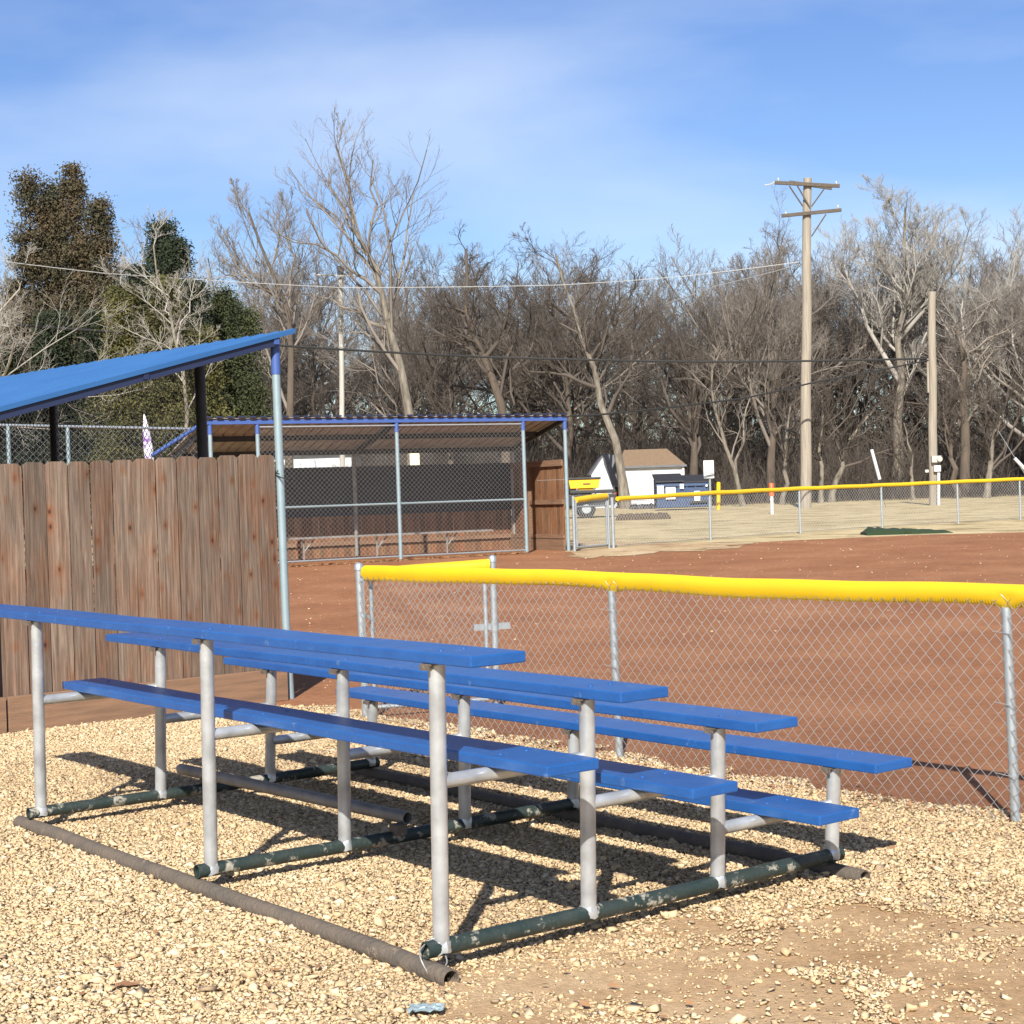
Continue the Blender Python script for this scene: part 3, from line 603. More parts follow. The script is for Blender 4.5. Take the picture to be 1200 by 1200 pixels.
MB().tube([FP(a0, 0, G0+.08), FP(a1, 0, G0+.08)], .018, 8).build('bottom_rail', 'galv', far, smooth=True)
MB().tube([FP(a1+.3, 0, 1.2+.75), FP(a1+1.0, .0, 1.2+.75)], .004, 5).build('wire_tie', 'wire', far)
chain_link('front_mesh', FP(a0, -.03, 0), FP(a1, -.03, 0), G0+.06, TOPF-.16, far, 'wire', a=.05, r=.0026)
pickets(MB(), FP(0, FDp, 0), FP(FLn, FDp, 0), G0+.02, G0+2.0, dog=False).build('back_wall', 'wood_warm', far)
MB().box(FP(FLn/2, FDp-.10, 1.85), (FLn-.04, .012, 1.10), fd).build('roof_shadow_panel', 'black', far)  # black panel added to deepen the roof's shadow on the back wall
m = pickets(MB(), FP(FLn, FDp, 0), FP(FLn, .12, 0), G0+.24, G0+2.0, dog=False); m.build('end_wall', 'wood_warm', far)
m = MB()
for z, t in ((G0+.33, .09), (G0+1.1, .10), (G0+1.97, .14)):
    m.box(FP(FLn-.03, FDp/2+.06, z), (FDp-.12, .05, t), fb); m.box(FP(FLn/2, FDp-.05, z), (FLn, .04, t), fd)
m.box(FP(FLn-.035, FDp/2+.05, G0+.14), (FDp-.1, .05, .26), fb)
m.box(FP(FLn-.04, 1.75, G0+1), (.09, .09, 2.0), fb)
m.build('wall_rail', 'kick', far)
m = MB().box(FP(3.9, 1.9, G0+.50), (6.4, .26, .04), fd); m.build('bench_seat', 'grey_pipe', far)
for a in (.9, 2.6, 4.3, 6.0): MB().tube([FP(a, 1.9, G0), FP(a, 1.9, G0+.48)], .022, 8).tube([FP(a, 1.9, G0+.2), FP(a+.25, 1.9, G0+.48)], .016, 8).build('bench_leg', 'grey_pipe', far)
bl2 = []
for _ in range(700):
    t = random.random(); q = FP(a0+(a1-a0)*t, random.gauss(-.12, .12), 0); bl2.append((q.x, q.y, gz(q.y)+.03))
bl2 = np.array(bl2); leaves('leaf_drift', bl2, rng.uniform(.03, .06, len(bl2)), 'brown leaves drifted along the foot of the far dugout mesh')

# ---------------------------------------------------------------- far fence
FFp = [(719, 643), (833, 633.5), (938, 625.5), (1034, 619), (1123, 613.5), (1196, 609.5), (1290, 605), (1400, 600.5)]
ffg = [GP(u_, v_) for u_, v_ in FFp]
ff = thing('outfield_fence', ffg[0], 'long low chain link fence with thin yellow cap at the edge of the dry grass', 'fence')
FFH = 1.14
FFT = [585.5, 578.3, 573, 569, 565, 561.8, 558, 554]
fft = [PT(u_, t_, g_.y).z-g_.z for (u_, v_), t_, g_ in zip(FFp, FFT, ffg)]
for i, p in enumerate(ffg):
    r = .04 if i == 0 else .03
    MB().tube([(p.x, p.y, p.z-.1), (p.x, p.y, p.z+fft[i]+(.05 if i == 0 else 0))], r, 10).build('post', 'galv', ff, smooth=True)
for i, (p, q) in enumerate(zip(ffg[:-1], ffg[1:])):
    chain_link('chain_mesh', p, q, p.z+.03, p.z+fft[i], ff, 'wire', a=.055, r=.003, z0b=q.z+.03, z1b=q.z+fft[i+1])
def ffn(s):
    for i, (p, q) in enumerate(zip(ffg[:-1], ffg[1:])):
        L = (q-p).length
        if s <= L or q is ffg[-1]: d = (q-p).normalized(); r = p+d*s; return Vector((r.x, r.y, r.z+fft[i]+(fft[i+1]-fft[i])*min(1, s/L)+.01)), d
        s -= L
Ltot = sum((q-p).length for p, q in zip(ffg[:-1], ffg[1:]))
n = 220; pts = [ffn(.2+(Ltot-.3)*i/n)[0]+Vector((0, 0, .004*math.sin(i*.37))) for i in range(n+1)]
MB().tube(pts, .055, 10).build('top_cap', 'yellow', ff, smooth=True)
# far gate
g0 = GP(673.5, 647); g1 = GP(714, 643)
fg = thing('field_gate', g0, 'small chain link gate with yellow cap between the far dugout and the long fence', 'gate')
for p in (g0, g1):
    MB().tube([(p.x, p.y, p.z-.05), (p.x, p.y, p.z+1.22)], .034, 10).build('post', 'galv', fg, smooth=True)
d = (g1-g0).normalized(); a = g0+d*.1; c = g1-d*.08; m = MB()
for z in (.1, .98, 1.12): m.tube([(a.x, a.y, a.z+z), (c.x, c.y, c.z+z)], .02, 8)
for q in (a, c): m.tube([(q.x, q.y, q.z+.1), (q.x, q.y, q.z+1.12)], .024, 8)
m.build('gate_frame', 'galv', fg, smooth=True); chain_link('chain_mesh', a, c, a.z+.1, a.z+1.12, fg, 'wire', a=.055, r=.003)
MB().tube([(a.x, a.y, a.z+1.13), ((a.x+c.x)/2, (a.y+c.y)/2, a.z+1.17), (c.x, c.y, c.z+1.19)], .068, 12).build('top_cap', 'yellow', fg, smooth=True)

# ---------------------------------------------------------------- utility poles, cables
def upole(u0, v0, u1, v1, Y, r0, r1, label, name='utility_pole', pm='pole_wood'):
    b = AT(u0, Y); t = PT(u1, v1, Y); o = thing(name, b, label, 'utility pole')
    n = 8; pts = [b+(t-b)*i/n+Vector((.02*math.sin(i*1.7), 0, 0)) for i in range(n+1)]; pts[0] = b-Vector((0, 0, .3))
    MB().tube(pts, [r0+(r1-r0)*i/n for i in range(n+1)], 14).build('pole', pm, o, smooth=True); return o, b, t
PY = 78
up1, pb, pt_ = upole(944, 596, 946, 209, PY, .27, .19, 'tall wooden utility pole with two dark crossarms behind the long fence')
def arm(parent, uv0, uv1, Y, th=.16, m='arm_wood', dy=0):
    a = PT(*uv0, Y-.28+dy); b = PT(*uv1, Y-.28-dy); d = b-a; MB().box((a+b)/2, (d.length, .12, th), d).build('crossarm', m, parent, bevel=.01); return a, b
arm(up1, (908, 214), (984, 218), PY); arm(up1, (916, 253), (986, 246), PY)
arm(up1, (925, 213.5), (975, 220.5), PY+.7)
m = MB()
for (a, b) in (((925, 218), (941, 242)), ((934, 217), (949, 243)), ((966, 221), (951, 242)), ((968, 251), (951, 277))): m.tube([PT(*a, PY-.33), PT(*b, PY-.22)], .035, 6)
m.build('arm_brace', 'arm_wood', up1)
m = MB()
for q in ((921, 250), (982, 242), (912, 210), (980, 214)): p = PT(*q, PY-.28); m.tube([p-Vector((0, 0, .1)), p, p+Vector((0, 0, .07))], [.03, .05, .03], 8)
m.build('insulator', 'ceramic', up1)
MB().tube([PT(908, 213, PY), PT(903, 216, PY), PT(896, 217, PY)], .03, 6).build('wire_end', 'ceramic', up1)
up2, _, _ = upole(1094, 594, 1092, 342, 76, .21, .165, 'shorter plain wooden pole with meter boxes near its foot, right of the tall pole')
q = PT(1097, 538, 75.7); MB().box(q, (.42, .2, .30), (1, 0, 0)).tube([q+Vector((.12, -.12, 0)), q+Vector((.12, -.22, 0))], .12, 12).build('meter_box', 'ceramic', up2)
q = PT(1098, 549, 75.7); MB().box(q, (.3, .2, .28), (1, 0, 0)).build('breaker_box', 'white_plastic', up2)
q = PT(1086, 552, 75.7); MB().box(q, (.14, .12, .12)).build('small_box', 'white_plastic', up2)
MB().tube([PT(1100, 554, 75.7), PT(1100, 595, 75.6)], .07, 10).build('white_conduit', 'white_plastic', up2)
q = PT(1087, 420, 75.8); MB().tube([q, PT(1088, 460, 75.8)], .05, 8).build('cable_riser', 'pole_wood', up2)
up3, _, _ = upole(402, 596, 399, 315, 88, .15, .12, 'pale thin utility pole with short crossarm behind the far dugout, left of the leaning tree', pm='pole_pale')
a, b = arm(up3, (367, 322), (430, 324), 88, .06, 'pole_pale')
m = MB().tube([PT(399, 312, 88), PT(399, 322, 88)], .17, 8); m.build('pole_cap', 'black', up3)
def cable(name, pts, r, m, label):
    P = []
    for i in range(len(pts)-1):
        a, b = pts[i], pts[i+1]
        for k in range(12):
            t = k/12; P.append(a+(b-a)*t+Vector((0, 0, -4*(b-a).length*.003*t*(1-t))))
    P.append(pts[-1]); o = MB().tube(P, r, 6).build(name, m); return tag(o, label, 'cable')
cable('overhead_cable', [PT(-60, 298, 60), PT(120, 320, 64), PT(400, 337, 70), PT(655, 334, 74), PT(800, 324, 77), PT(936, 307, PY-.2)], .015, 'cable_white', 'pale overhead cable running from the left edge up to the tall wooden pole')
cable('overhead_cable', [PT(780, 356, 92), PT(840, 335, 86), PT(937, 310, PY-.2)], .020, 'cable_white', 'short pale cable dropping leftward from the tall wooden pole into the branches')
cable('overhead_cable', [PT(-60, 374, 60), PT(120, 388, 63), PT(330, 405, 66), PT(560, 418, 70), PT(830, 424, 73), PT(1087, 420, 75.8)], .05, 'cable_black', 'upper black cable running from the left edge to the shorter plain pole')
cable('overhead_cable', [PT(560, 486, 55), PT(690, 487, 60), PT(870, 467, 68), PT(950, 449, 71), PT(1088, 422, 75.8)], .038, 'cable_black', 'lower black cable rising from behind the far dugout to the shorter plain pole')
for (uv, uvb, lab) in (((950, 300), (1034, 568), 'left thin steel guy wire of the tall pole, with a white plastic guard'), ((953, 303), (1160, 480), 'faint thin guy strand slanting down right of the tall pole')):
    Y = PY-1.2; p = PT(*uv, PY-.2); g = AT(uvb[0]+4, PY-2.5) if uvb[1] > 500 else PT(*uvb, 84)
    if uvb[1] > 500:
        o = thing('guy_wire', g, 'thin steel guy wire of the tall pole with a white plastic guard near the ground', 'guy wire'); MB().tube([p, g], .009, 5).build('wire', 'cable_black', o)
        MB().tube([PT(1021.5, 527, PY-1.9), PT(1031, 562, PY-2.2)], .075, 8).build('guard', 'white_plastic', o)
o = AT(1197, 74); gr = thing('guy_wire', o, 'guy anchor with a short white slanting guard at the right edge above the long fence', 'guy wire')
MB().tube([PT(1189, 537, 74), PT(1204, 553, 74)], .08, 8).build('guard', 'white_plastic', gr); MB().tube([PT(1170, 505, 74), PT(1216, 580, 74)], .014, 5).build('wire', 'galv', gr)

# ---------------------------------------------------------------- sheds and houses
def quadbox(parent, name, uL, uR, vT, Y, depth, m, zb=None, rot=0):
    a = AT(uL, Y); b = AT(uR, Y); z1 = PT((uL+uR)/2, vT, Y).z; mb = MB().box(((a.x+b.x)/2, Y+depth/2, (a.z+z1)/2), (b.x-a.x, depth, z1-a.z)); return mb.build(name, m, parent), a, b, z1
sh = thing('shed', AT(766, 101), 'white shed with a brown shingled roof behind the blue dumpster', 'shed')
_, a, b, z1 = quadbox(sh, 'wall', 729, 803, 545.5, 101, 3.4, 'white_wall')
zr = PT(760, 526.5, 103).z; x0, x1 = a.x-.15, b.x+.15; yf, ym, yb = 100.8, 102.7, 104.6
m = MB().quadset([(x0, yf, z1-.05), (x1, yf, z1-.05), (x1, yb, z1-.05), (x0, yb, z1-.05), (x0+.5, ym, zr), (x1-1.0, ym, zr)], [(0, 1, 5, 4), (1, 2, 5), (2, 3, 4, 5), (3, 0, 4), (3, 2, 1, 0)])
m.build('roof', 'shingle', sh)
MB().box(((x0+x1)/2, yf-.02, z1-.06), (x1-x0, .04, .12)).build('gutter', 'grey_roof', sh)
m = MB().box((a.x+2.9, 100.98, a.z+1.05), (.95, .06, 2.0)); dr = m.build('door', 'white_plastic', sh)
m = MB()
for k in range(16): m.box(((a.x+b.x)/2, 100.985, a.z+.15+k*.15), (b.x-a.x-.04, .03, .012))
m.build('siding', 'white_wall', sh)
for x_ in (a.x+.06, b.x-.06): MB().box((x_, 100.95, (a.z+z1)/2), (.14, .07, z1-a.z)).build('corner_board', 'white_plastic', sh)
MB().box(((a.x+b.x)/2, 100.93, a.z+.10), (b.x-a.x, .05, .2)).build('plinth', 'grey_roof', sh)
# second small shed, gable end towards us
s2 = thing('shed', AT(708, 104), 'small white gabled shed with dark roof left of the brown roofed shed', 'shed')
aL = PT(693, 556, 104); ap = PT(707, 533, 104); aR = PT(720, 566, 104); gl_ = AT(695, 104); gr_ = AT(722, 104)
m = MB().prism([gl_, gr_, aR, ap, aL], (0, 4, 0)); m.build('wall', 'white_wall', s2)
m = MB().prism([ap+Vector((0, -.1, .06)), aR+Vector((.35, -.1, -.25)), aR+Vector((.1, -.1, .0)), ap+Vector((0, -.1, -.05))], (0, 4.3, 0)); m.prism([ap+Vector((.9, -.12, -.05)), aR+Vector((.35, -.12, -.3)), aR+Vector((-.15, -.12, -.2)), ap+Vector((0.02, -.12, .05))], (0, 4.35, 0))
m.prism([ap+Vector((0, -.1, .07)), aL+Vector((-.1, -.1, .0)), aL+Vector((-.1, -.1, -.07)), ap+Vector((0, -.1, -.02))], (0, 4.3, 0)); m.build('roof', 'grey_roof', s2)
# far houses
def house(u0, u1, vE, vR, Y, wallm, roofm, label, wins=2, dep=7):
    h = thing('house', AT((u0+u1)/2, Y), label, 'house'); _, a, b, z = quadbox(h, 'wall', u0, u1, vE, Y, dep, wallm)
    zr = PT((u0+u1)/2, vR, Y).z
    MB().quadset([(a.x-.3, Y-.3, z-.1), (b.x+.3, Y-.3, z-.1), (b.x+.3, Y+dep+.3, z-.1), (a.x-.3, Y+dep+.3, z-.1), (a.x-.3, Y+dep/2, zr), (b.x+.3, Y+dep/2, zr)], [(0, 1, 5, 4), (2, 3, 4, 5), (0, 4, 3), (1, 2, 5), (3, 2, 1, 0)]).build('roof', roofm, h)
    for k in range(wins):
        x = a.x+(b.x-a.x)*(k+.6)/(wins+.3); w = MB().box((x, Y-.02, a.z+1.6), (1.0, .06, 1.1)).build('window', 'window', h)
    return h
house(322, 414, 532, 524, 112, 'white_wall', 'white_wall', 'long white building seen under the far dugout roof', 3)
house(664, 690, 540, 528, 150, 'cream_wall', 'grey_roof', 'pale yellow house behind the trees left of the sheds', 1)
house(490, 540, 541, 531, 150, 'white_wall', 'grey_roof', 'small white house glimpsed over the far dugout back wall', 2)
house(1008, 1036, 528, 520, 160, 'white_wall', 'grey_roof', 'tiny white house deep behind the woods near the white guy guard', 1)
bx = PT(486, 537, 60); bo = tag(MB().box(bx, (.34, .1, .52)).tube([(bx.x, bx.y, gz(60)), bx], .03, 8).build('utility_box', 'cream_wall'), 'beige box on a thin post seen under the far dugout roof', 'box')

# dumpster
dm = thing('dumpster', AT(801, 86), 'dark blue dumpster with black lid and white notices beside the white shed', 'dumpster')
a = AT(770, 86); b = AT(831, 86); zf = PT(770, 567, 86).z; zk = PT(831, 567, 86).z+.25
W = b.x-a.x; g_ = gz(86)
m = MB().prism([(a.x, 86, g_+.12), (a.x, 86, zf), (a.x, 87.6, zf+.35), (a.x, 87.6, g_+.12)], (W, 0, 0)); m.build('body', 'dumpster', dm, bevel=.02)
m = MB()
for k in range(6): m.box((a.x+W*(k+.5)/6, 85.97, g_+.75), (.07, .08, 1.0))
m.box(((a.x+b.x)/2, 85.95, zf-.1), (W+.06, .12, .12)); m.box(((a.x+b.x)/2, 85.96, g_+.2), (W+.04, .1, .1)); m.build('rib', 'dumpster', dm)
m = MB().prism([(a.x-.05, 85.9, zf+.06), (a.x-.05, 85.9, zf+.13), (a.x-.05, 87.7, zf+.52), (a.x-.05, 87.7, zf+.42)], (W*.55, 0, 0)); m.prism([(a.x+W*.5, 85.95, zf+.01), (a.x+W*.5, 85.95, zf+.06), (a.x+W*.5, 87.7, zf+.42), (a.x+W*.5, 87.7, zf+.35)], (W*.5+.05, 0, 0))
m.build('lid', 'black', dm)
m = MB()
for u_, v_, w, h in ((774, 574, .34, .42), (786, 578, .50, .62), (799, 570, .2, .25), (817, 581, .3, .5), (828, 569, .1, .1)): m.box(PT(u_, v_, 85.88), (w, .015, h))
m.build('notice', 'paper', dm)
m = MB().box(PT(819, 588, 85.85), (.9, .12, .10), (1, 0, .05)); m.build('fork_pocket', 'black', dm)
MB().box(PT(771, 583, 85.95)+Vector((-.08, .6, 0)), (.12, .9, .16)).build('fork_pocket', 'dumpster', dm)
# sign
sp = AT(833, 80); sg = thing('sign', sp, 'white rectangular notice sign on a grey post beside the dumpster', 'sign')
MB().tube([sp, PT(831.5, 545, 80)], .05, 8).build('post', 'galv', sg)
q = PT(830.5, 550, 79.9); MB().box(q, (.50, .02, .86)).build('sign_panel', 'white_plastic', sg)
m = MB()
for k, (w, z) in enumerate(((.30, .32), (.36, .24), (.2, .16), (.34, .02), (.3, -.08), (.42, -.2), (.26, -.3))): m.box(q+Vector((0, -.014, z)), (w, .004, .018))
m.box(q+Vector((0, -.014, -.13)), (.46, .004, .01)); m.build('lettering', 'grey_roof', sg)
bp_ = AT(842, 82); bt = PT(842, 566, 82); MBb = MB().tube([bp_, bt, bt+Vector((0, 0, .05))], [.10, .10, .05], 14); tag(MBb.build('bollard', 'yellow', smooth=True), 'yellow steel bollard standing right of the white notice sign', 'bollard')
mk = AT(905, 68); mo = thing('marker_post', mk, 'white marker post with a bright orange top behind the long fence', 'marker post')
zt = PT(905, 566, 68).z; zm = PT(905, 581, 68).z
MB().tube([mk, (mk.x, mk.y, zm)], .075, 12).build('lower_tube', 'white_plastic', mo, smooth=True); MB().tube([(mk.x, mk.y, zm), (mk.x, mk.y, zt-.04), (mk.x, mk.y, zt)], [.10, .10, .07], 12).build('orange_sleeve', 'orange', mo, smooth=True)
# turf pile
def lumpy(name, uL, uR, vB, h, dep, m, label, cat, taper=True, parts=28):
    a = GP(uL, vB); b = GP(uR, vB-.032*(uR-uL)); P = []; F = []; ns = 10; d = (b-a); L = d.length; d.normalize(); s_ = Vector((d.y, -d.x, 0))
    for i in range(parts+1):
        t = i/parts; hh = h*(1-.72*t if taper else 1)*(min(1, t*12+.35))*(min(1, (1-t)*12+.3))*random.uniform(.88, 1.12)
        for k in range(ns+1):
            an = math.pi*k/ns; x = math.cos(an); y = math.sin(an)**.45
            P.append(a+d*L*t+s_*x*dep/2*random.uniform(.92, 1.08)+Vector((0, 0, y*hh*random.uniform(.93, 1.07)-.02*(y < .1))))
    k = ns+1; F = [(i*k+q, i*k+q+1, (i+1)*k+q+1, (i+1)*k+q) for i in range(parts) for q in range(ns)]; F += [tuple(range(k)), tuple(parts*k+q for q in range(k))[::-1]]
    return tag(MB().quadset(P, F).build(name, m, smooth=True), label, cat)
lumpy('turf_mat', 1012, 1112, 627, .19, .9, 'turf', 'low dark green artificial turf pile lying at the edge of the dry grass', 'turf pile')
lumpy('dirt_berm', 722, 786, 610, .24, .6, 'mulch', 'long low dark brown berm lying on the dry grass before the sheds', 'berm', taper=False)
lumpy('tyre_pile', 738, 768, 597, .28, .7, 'black', 'low dark heap lying at the foot of the white shed wall', 'heap', taper=False)
# pickup with a spreader
tk = thing('pickup_truck', AT(680, 72), 'black pickup truck half hidden behind the far dugout with a yellow hopper in its bed', 'truck')
gt = gz(72); X1 = PT(722, 580, 72).x; X0 = X1-5.6
def TB(m, x, y, z, sx, sy, sz): m.box((x, 72+y, gt+z), (sx, sy, sz)); return m
m = TB(MB(), X0+2.8, 1, .78, 5.6, 1.9, .50); TB(m, X0+4.6, 1, 1.14, 2.0, 1.9, .16); m.prism([(X0+1.3, 72.1, gt+1.03), (X0+3.4, 72.1, gt+1.03), (X0+3.2, 72.1, gt+1.75), (X0+1.9, 72.1, gt+1.75)], (0, 1.8, 0)); m.build('body', 'black', tk, bevel=.04)
for x in (X0+1.0, X0+4.3):
    for y in (-.02, 1.85):
        m = MB().tube([(x, 72+y-.02, gt+.40), (x, 72+y+.24, gt+.40)], .40, 20); w = m.build('wheel', 'cable_black', tk, smooth=True)
        MB().tube([(x, 72+y-.03, gt+.40), (x, 72+y+.25, gt+.40)], .2, 12).build('rim', 'galv', w, smooth=True)
MB().prism([(X0+1.95, 72.07, gt+1.1), (X0+3.2, 72.07, gt+1.1), (X0+3.1, 72.07, gt+1.6), (X0+2.1, 72.07, gt+1.6)], (0, .04, 0)).build('window', 'window', tk)
m = TB(MB(), X1-.02, 1, .55, .12, 1.9, .16); m.build('bumper', 'galv', tk)
m = TB(MB(), X1-.02, .2, .95, .06, .16, .3); TB(m, X1-.02, 1.8, .95, .06, .16, .3); m.build('tail_lamp', 'orange', tk)
hp = thing('salt_spreader', PT(684, 585, 73), 'yellow hopper spreader with black lid riding in the pickup bed', 'spreader')
c = PT(684, 568, 73); hw = .62
m = MB().prism([(c.x-hw, 72.3, c.z-.16), (c.x+hw, 72.3, c.z-.16), (c.x+hw+.06, 72.3, c.z+.22), (c.x-hw-.06, 72.3, c.z+.22)], (0, 1.3, 0)); m.prism([(c.x-.18, 72.4, c.z-.52), (c.x+.18, 72.4, c.z-.52), (c.x+hw-.1, 72.4, c.z-.16), (c.x-hw+.25, 72.4, c.z-.16)], (0, 1.0, 0)); m.build('hopper', 'spreader_yellow', hp, bevel=.02)
m = MB().box((c.x, 72.95, c.z+.27), (2*hw+.2, 1.4, .09)); m.build('lid', 'black', hp, bevel=.02)
m = MB().box((c.x+.1, 72.28, c.z+.03), (.32, .01, .05)); m.build('badge', 'black', hp)
m = MB(); m.tube([(c.x-.5, 72.3, c.z-.5), (c.x-.3, 72.3, c.z-.16)], .03, 6).tube([(c.x+.5, 72.3, c.z-.5), (c.x+.4, 72.3, c.z-.16)], .03, 6).box((c.x, 72.3, c.z-.52), (1.4, .06, .06)); m.box((c.x-.25, 72.2, c.z-.45), (.12, .1, .1)).box((c.x+.28, 72.2, c.z-.47), (.12, .1, .1)); m.build('frame', 'galv', hp)

# ---------------------------------------------------------------- trees
def unit(v): return v/(np.linalg.norm(v, axis=-1, keepdims=True)+1e-9)
def children_of(P, Rr, per, lenf, ang, up, t0=.25, npts=4, rf=.6, wob=.12, rt=.35, rmin=.006):
    """P (N,n,3) parents -> N*per child polylines springing from them"""
    N, n, _ = P.shape; L = np.linalg.norm(np.diff(P, axis=1), axis=2).sum(1)
    t = t0+(1-t0)*(np.arange(per)[None]+rng.random((N, per)))/per; t = np.clip(t, 0, .995); x = t*(n-1); i = x.astype(int); f = (x-i)[..., None]
    I = np.arange(N)[:, None]; p = P[I, i]*(1-f)+P[I, i+1]*f; d = unit(P[I, i+1]-P[I, i]); r = Rr[I, i]*(1-f[..., 0])+Rr[I, i+1]*f[..., 0]
    rnd = unit(rng.normal(size=d.shape)); perp = unit(rnd-d*(rnd*d).sum(-1, keepdims=True)); a = R(ang)*rng.uniform(.6, 1.3, (N, per))[..., None]
    d0 = unit(d*np.cos(a)+perp*np.sin(a)+np.array([0, 0, up*.5])); ln = L[:, None]*lenf*(1.15-.75*t)*rng.uniform(.6, 1.25, (N, per))
    pts = [p]; cur = d0
    for k in range(npts-1):
        pts.append(pts[-1]+cur*(ln/(npts-1))[..., None]); cur = unit(cur+rng.normal(size=cur.shape)*wob*1.6+np.array([0, 0, up*.45]))
    C = np.stack(pts, 2).reshape(N*per, npts, 3)
    r0 = np.maximum(np.minimum(r*rf, ln*.027), rmin).reshape(-1, 1); RR = r0*np.linspace(1, rt, npts)[None]
    return C, RR
def to_np(pl, n):     # resample a python polyline to n points
    pl = np.array(pl, float); s = np.r_[0, np.cumsum(np.linalg.norm(np.diff(pl, axis=0), axis=1))]; q = np.linspace(0, s[-1], n)
    return np.stack([np.interp(q, s, pl[:, k]) for k in range(3)], 1)
def make_tree(name, base, trunk, r0, r1, limbs=None, nl=9, dens=1., spread=1., ang=48, up=.35, m1='bark', m2='twig', label='', group=None, t0=.3, wob=.15, twigr=.0085, dome=.62):
    zt = max(p[2] for p in trunk); T = to_np(trunk, 17)
    if not limbs: T = T[:int(17*dome)]; spread = spread*1.62/(dome+.1)*.9
    T = to_np(T, 9); T[1:-1] += rng.normal(size=(7, 3))*np.array([.12, .12, 0]); TR = (r1+(r0-r1)*(1-np.linspace(0, 1, 9))**1.25)[None]*.86; TR[0, 0] *= 1.35
    TP = T[None]
    tr = [tubes_np(TP, TR, 9)]
    if limbs:
        fixed = []
        for (q_, ra_, rb_) in limbs:
            z_ = q_[0][2]; q_ = list(q_); q_[0] = (float(np.interp(z_, T[:, 2], T[:, 0])), float(np.interp(z_, T[:, 2], T[:, 1])), z_); rt_ = float(np.interp(z_, T[:, 2], TR[0])); fixed.append((q_, min(ra_, rt_*.72), min(rb_, .03)))
        limbs = fixed
        LPs = np.stack([to_np(l[0], 7) for l in limbs]); LPs[:, 1:] += rng.normal(size=LPs[:, 1:].shape)*.10; LR = np.stack([np.linspace(l[1], l[2], 7) for l in limbs])
        extra, er = children_of(TP, TR, nl, .42*spread, ang, up, t0, 7, .5, wob)
        LPs = np.concatenate([LPs, extra]); LR = np.concatenate([LR, er])
    else: LPs, LR = children_of(TP, TR, nl, .62*spread, ang, up, t0, 7, .55, wob)
    cr = [tubes_np(LPs, LR, 6)]
    A1 = np.concatenate([LPs, T[None, 2:]]) ; R1 = np.concatenate([LR, TR[:, 2:]])
    B, BR = children_of(A1, R1, int(8*dens), .52, 42, up, .18, 5, .5, wob, rmin=.016); cr.append(tubes_np(B, BR, 4))
    C, CR = children_of(B, BR, int(7*dens), .55, 40, up, .15, 4, .55, wob*1.2, rmin=.011); cr.append(tubes_np(C, CR, 3))
    D, DR = children_of(C, CR, int(6*dens), .6, 38, up, .1, 3, .7, wob*1.3, rmin=twigr); cr.append(tubes_np(D, DR, 3))
    E_, ER = children_of(D, DR, 2, .6, 35, up, .1, 3, .7, wob*1.3, rmin=twigr*.8); cr.append(tubes_np(E_, ER*.8, 3))
    zm = max(float(np.quantile(a_[0][:, 2], .999)) for a_ in cr[1:]); zc = .55*zt
    def squash(V):
        if zm > zt: k_ = V[:, 2] > zc; V[k_, 2] = zc+(V[k_, 2]-zc)*(zt-zc)/(zm-zc)
        return V
    o = thing(name, base, label, 'tree', group)
    V, F = join_np(tr); V = squash(V); t = link('trunk', np_mesh('trunk', V, F), m1, None, smooth=True); t.parent = o
    V, F = join_np(cr); V = squash(V); c = link('crown', np_mesh('crown', V, F), m2, None); c.parent = o
    return o
def loc(uvs, Y, base): return [tuple(PT(u_, v_, Y)-base) for u_, v_ in uvs]
def ptree(u0, Y, path, r0, r1, limbs=(), **kw):
    b = AT(u0, Y); pl = [(0, 0, -.3)]+loc(path, Y, b); lm = []
    for uv, ra, rb, dy in limbs:
        q = [tuple(PT(u_, v_, Y+dy*i/len(uv))-b) for i, (u_, v_) in enumerate(uv)]; lm.append((q, ra, rb))
    return make_tree('bare_tree', b, pl, r0, r1, lm or None, **kw)
ptree(491, 85, [(478, 470), (462, 390), (452, 345), (432, 290), (415, 230), (398, 160), (392, 130)], .37, .06,
      [([(452, 340), (425, 285), (395, 235), (350, 195)], .22, .04, 3), ([(450, 345), (405, 300), (360, 270), (325, 262)], .2, .04, -3), ([(455, 385), (420, 365), (380, 350), (345, 345)], .16, .03, 2), ([(432, 290), (440, 230), (432, 180), (437, 150)], .13, .03, -2), ([(470, 440), (440, 400), (400, 380)], .12, .03, 3), ([(425, 262), (395, 215), (380, 170)], .14, .03, 2)],
      nl=4, dens=.95, ang=35, up=.5, m1='bark_pale', m2='twig_grey', wob=.08, label='tall pale bare tree leaning left high above the far dugout')
ptree(734, 99, [(727, 540), (712, 490), (697, 450), (688, 410), (672, 350), (655, 300), (650, 262)], .36, .07,
      [([(712, 490), (735, 440), (742, 390), (752, 330)], .2, .04, 3), ([(697, 455), (655, 440), (615, 430), (590, 400)], .2, .04, -3), ([(690, 420), (715, 380), (735, 330), (742, 290)], .18, .03, -3), ([(680, 385), (640, 350), (610, 310)], .15, .03, 2), ([(672, 350), (690, 300), (700, 262)], .14, .03, 2)],
      nl=5, dens=1., up=.3, m1='bark_pale', m2='twig', label='spreading bare tree with pale crooked trunk standing in front of the white shed')
ptree(668, 112, [(664, 480), (666, 400), (650, 330), (645, 246)], .48, .08, nl=11, dens=1.1, wob=.24, up=.22, label='thick dark trunked bare tree just left of the pale crooked one')
